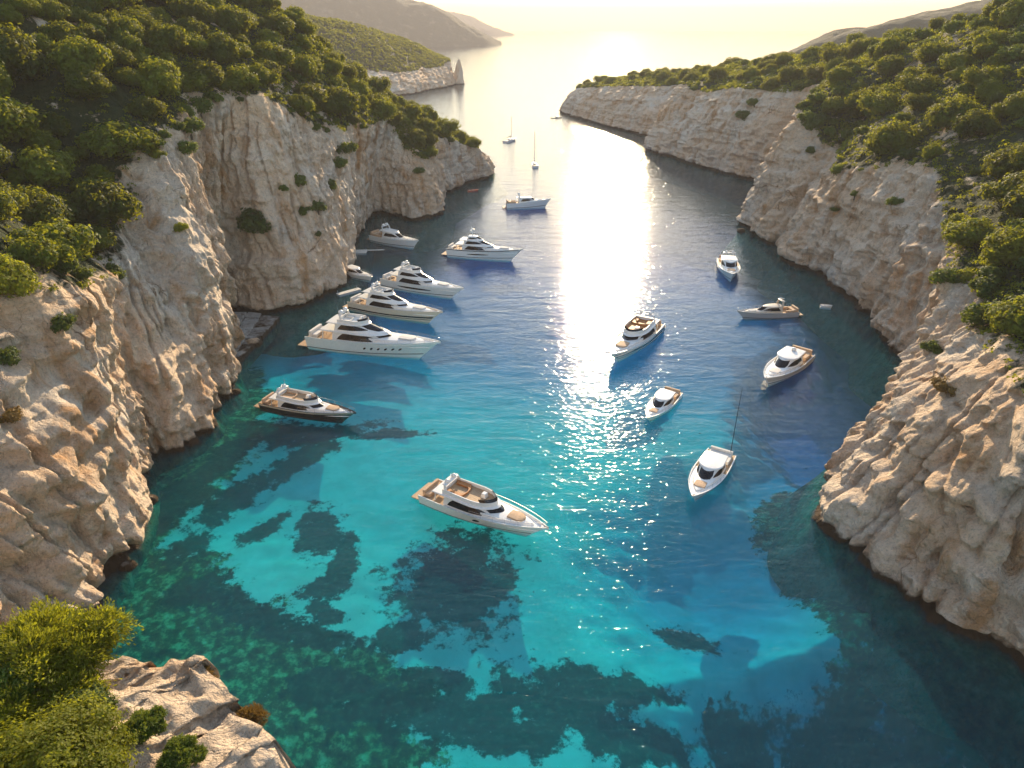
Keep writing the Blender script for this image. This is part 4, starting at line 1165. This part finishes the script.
# --- sailing boats ------------------------------------------------------------------------
def sailboat(stern, bow, label, mast=14, furled=True):
    root, L = boat_frame('sailing_boat', stern, bow, .9, 1.1, label, 'sailing boat')
    H = Hull(L, L*.30, 1.0, 1.3, .10, 1.9, .12)
    H.build(root, M['white'], n=20, deck_aft=.35)
    T = Tier(-L*.16, L*.22, H.B*.27, H.sheer(.4) - .1, H.sheer(.4) + .42, L*.06, .1, .85, .5)
    c = T.shell().build('cabin', M['white'], root, True); T.windows(c, M['glass'], 3, (1, 8), (.3, .75), mid=False)
    zb = H.sheer(.5)
    MB().tube([(L*.08, 0, zb), (L*.08, 0, zb + mast)], .16, 7, .11).build('mast', M['white'], root)
    MB().tube([(L*.08, 0, zb + 1.5), (-L*.33, 0, zb + 1.4)], .08, 6).build('boom', M['steel'], root)
    if furled:
        rr = [[(x, w*math.cos(a)*.9, zb + 1.72 + w*math.sin(a)) for a in [k*math.pi/4 for k in range(8)]] for x, w in ((L*.06, .30), (-L*.1, .26), (-L*.3, .14))]
        MB().loft(rr, True, True, True).build('furled_sail', M['canvas'], root, True)
    st = MB(); top = (L*.08, 0, zb + mast)
    for e in ((L*.49, 0, H.sheer(1)), (-L*.49, 0, H.sheer(0)), (L*.06, H.B*.46, zb), (L*.06, -H.B*.46, zb)): st.tube([top, e], .022, 4)
    st.build('rigging', M['steel'], root)
    return root
sailboat((505,141), (516,138), 'farthest sailing boat with bare mast in open water', 13)
sailboat((536,166), (533,162), 'nearer of the two sailing boats, seen end-on above the far white yacht', 15)

# --- small craft --------------------------------------------------------------------------
def dinghy(name, u, v, L, rz, label, cat, hullmat, seatmat, cabin=False, aim=0):
    p = at(u, v, 0); root = empty(name, p, rz, label, cat)
    H = Hull(L, L*.40, .42, .62, .08, 1.9, .22); H.build(root, hullmat, n=16, deck_aft=.5, aftmat=seatmat, foremat=seatmat)
    for k in (.22, .52): MB().box((-L/2 + k*L, 0, .30), (.07*L, H.bd(k)*1.7, .08), 1, 0, .02).build('bench', M['whitecush'], root)
    MB().box((-L/2 - .03*L, 0, .1), (.08*L, .28, .75), .7, 0, .05).build('outboard_motor', M['rubber'], root)
    if cabin:
        T = Tier(-L*.12, L*.2, L*.14, .4, 1.5, L*.08, .05, .85, .5); c = T.shell().build('wheelhouse', M['white'], root, True); T.windows(c, M['glass'], 4, None)
    return root
dinghy('dinghy', 826, 307, 2.7, -.35, 'tiny white dinghy alone near the right cliff', 'dinghy', M['white'], M['grey'])
dinghy('rowing_boat', 473, 191, 4.6, .2, 'small reddish open boat below the tip of the left headland', 'boat', M['red'], M['cushion'])
dinghy('launch', 557, 118, 9.0, .25, 'tiny brownish launch off the tip of the right headland', 'boat', M['cream'], M['teak'], True)

# --- landing, dock and boulders under the left cliff ---------------------------------------
def dock(u, v, L, W, rz, label, arm):
    p = at(u, v, 0); root = empty('floating_dock', p, rz, label, 'dock')
    d = MB()
    for k in range(9): d.box((-L/2 + (k+.5)*L/9, 0, .42), (L/9*.92, W, .07), 1, 0, .015)
    d.build('deck_planks', M['canvas'], root)
    for sy in (1, -1): MB().box((0, sy*W*.36, -.25), (L*.96, W*.2, .62), 1, 0, .08).build('pontoon', M['grey'], root)
    for k in (-1, 1): MB().tube([(k*L*.42, W*.46, .4), (k*L*.42, W*.46, 1.15)], .07, 6).build('mooring_post', M['grey'], root)
    if arm: MB().box((L*.5 + arm/2, W*.3, .36), (arm, .8, .12), 1, 0, .03).build('gangway', M['canvas'], root)
    return root
dock(357, 253, 6.0, 3.6, .1, 'pale floating dock with a gangway by the left cliff above the small cruiser', 5)
dock(349, 293, 6.5, 1.6, .75, 'narrow whitish floating dock against the foot of the left promontory', 0)

def slab_landing():
    root = empty('stone_landing', at(240, 340, 0), 0, 'low grey stepped stone landing in the cove under the tall left promontory', 'landing')
    inv = root.matrix_world.copy(); o = Vector(root.location)
    g = random.Random(4)
    strips = [[(204,352),(232,312),(246,312),(222,356)], [(222,358),(248,312),(262,313),(234,354)], [(230,360),(262,315),(280,316),(246,352)], [(208,372),(236,356),(246,353),(236,366),(212,382)]]
    for i, st in enumerate(strips):
        zt = 1.9 - .42*i
        P = [at(u, v, zt) - o for u, v in st]
        n = 7; rows = []
        a0, a1, b1, b0 = P[0], P[1], P[2], P[3]
        mb = MB()
        for k in range(n):
            f0, f1 = k/n + .006, (k+1)/n - .006; dz = g.uniform(-.12, .12)
            q = [a0.lerp(a1, f0), a0.lerp(a1, f1), b0.lerp(b1, f1), b0.lerp(b1, f0)]
            top = [Vector((p.x + g.uniform(-.15, .15), p.y + g.uniform(-.15, .15), zt + dz + g.uniform(-.08, .08))) for p in q]
            bot = [Vector((p.x, p.y, -2.5)) for p in q]
            mb.loft([bot, [t*.999 - Vector((0, 0, .1)) for t in top], [t.lerp(sum(top, Vector())/4, .05) for t in top]], True, True, True)
        mb.build('slab', M['slab'], root)
slab_landing()
def boulder(u, v, r, label, mat, seed, z=.6):
    p = at(u, v, z); uu, vv = np.meshgrid(np.linspace(0, 2*math.pi, 25), np.linspace(0, math.pi, 15))
    S = np.stack([np.cos(uu)*np.sin(vv), np.sin(uu)*np.sin(vv), np.cos(vv)], -1).reshape(-1, 3)
    k = r*(1 + .28*fbm(S[:, 0]*1.3 + seed, S[:, 1]*1.3, S[:, 2]*1.3, 3)); V = S*k[:, None]*np.array([1.15, .9, .75])
    ob = big_mesh('boulder', V, grid_faces(15, 25), mat, True); ob.location = p
    return tag(ob, label, 'boulder')
boulder(254, 343, 1.5, 'pinkish boulder at the outer edge of the grey stone landing', M['rock'], 1.0)
boulder(217, 380, 1.6, 'pale boulder at the foot of the second left cliff below the landing', M['rock'], 2.0)
boulder(226, 384, 1.0, 'small brown boulder at the waterline beside the pale boulder', M['slab'], 3.0)
for i, (u, v, r, lab) in enumerate([(236, 392, .8, 'low wet rock awash at the tip of the second left cliff'), (150, 500, 1.0, 'small rock at the foot of the near left cliff'),
        (128, 566, .9, 'rock awash at the lowest corner of the near left cliff'), (826, 522, 1.1, 'brown rock awash under the tip of the near right cliff'), (872, 486, .9, 'pale boulder in the cleft behind the near right tip'),
        (352, 262, .8, 'small rock between the floating dock and the small cruiser'), (440, 214, 1.1, 'rock at the foot of the conical buttress'), (741, 231, 1.2, 'low rock off the point of the middle right cliff')]):
    boulder(u, v, r, lab, M['rock'] if i % 2 else M['slab'], 5.0 + i, .15)
# the rock needle off the far headland
def stack():
    p = at(458, 84, 0); uu, tt = np.meshgrid(np.linspace(0, 2*math.pi, 33), np.linspace(-.15, 1, 26))
    h = 27; r = 9.5*(1 - .80*np.clip(tt, 0, 1)**1.25); r[-1] = .2
    x = r*np.cos(uu)*.75; y = r*np.sin(uu); z = tt*h
    k = 1 + .3*fbm(np.cos(uu)*1.4 + 5, np.sin(uu)*1.4, tt*3, 4)
    ob = big_mesh('rock_stack', np.stack([x*k + 2*tt, y*k, z], -1).reshape(-1, 3), grid_faces(26, 33), M['rock'], True); ob.location = p
    tag(ob, 'tall pointed pale rock stack standing in the sea off the far headland', 'rock')
stack()
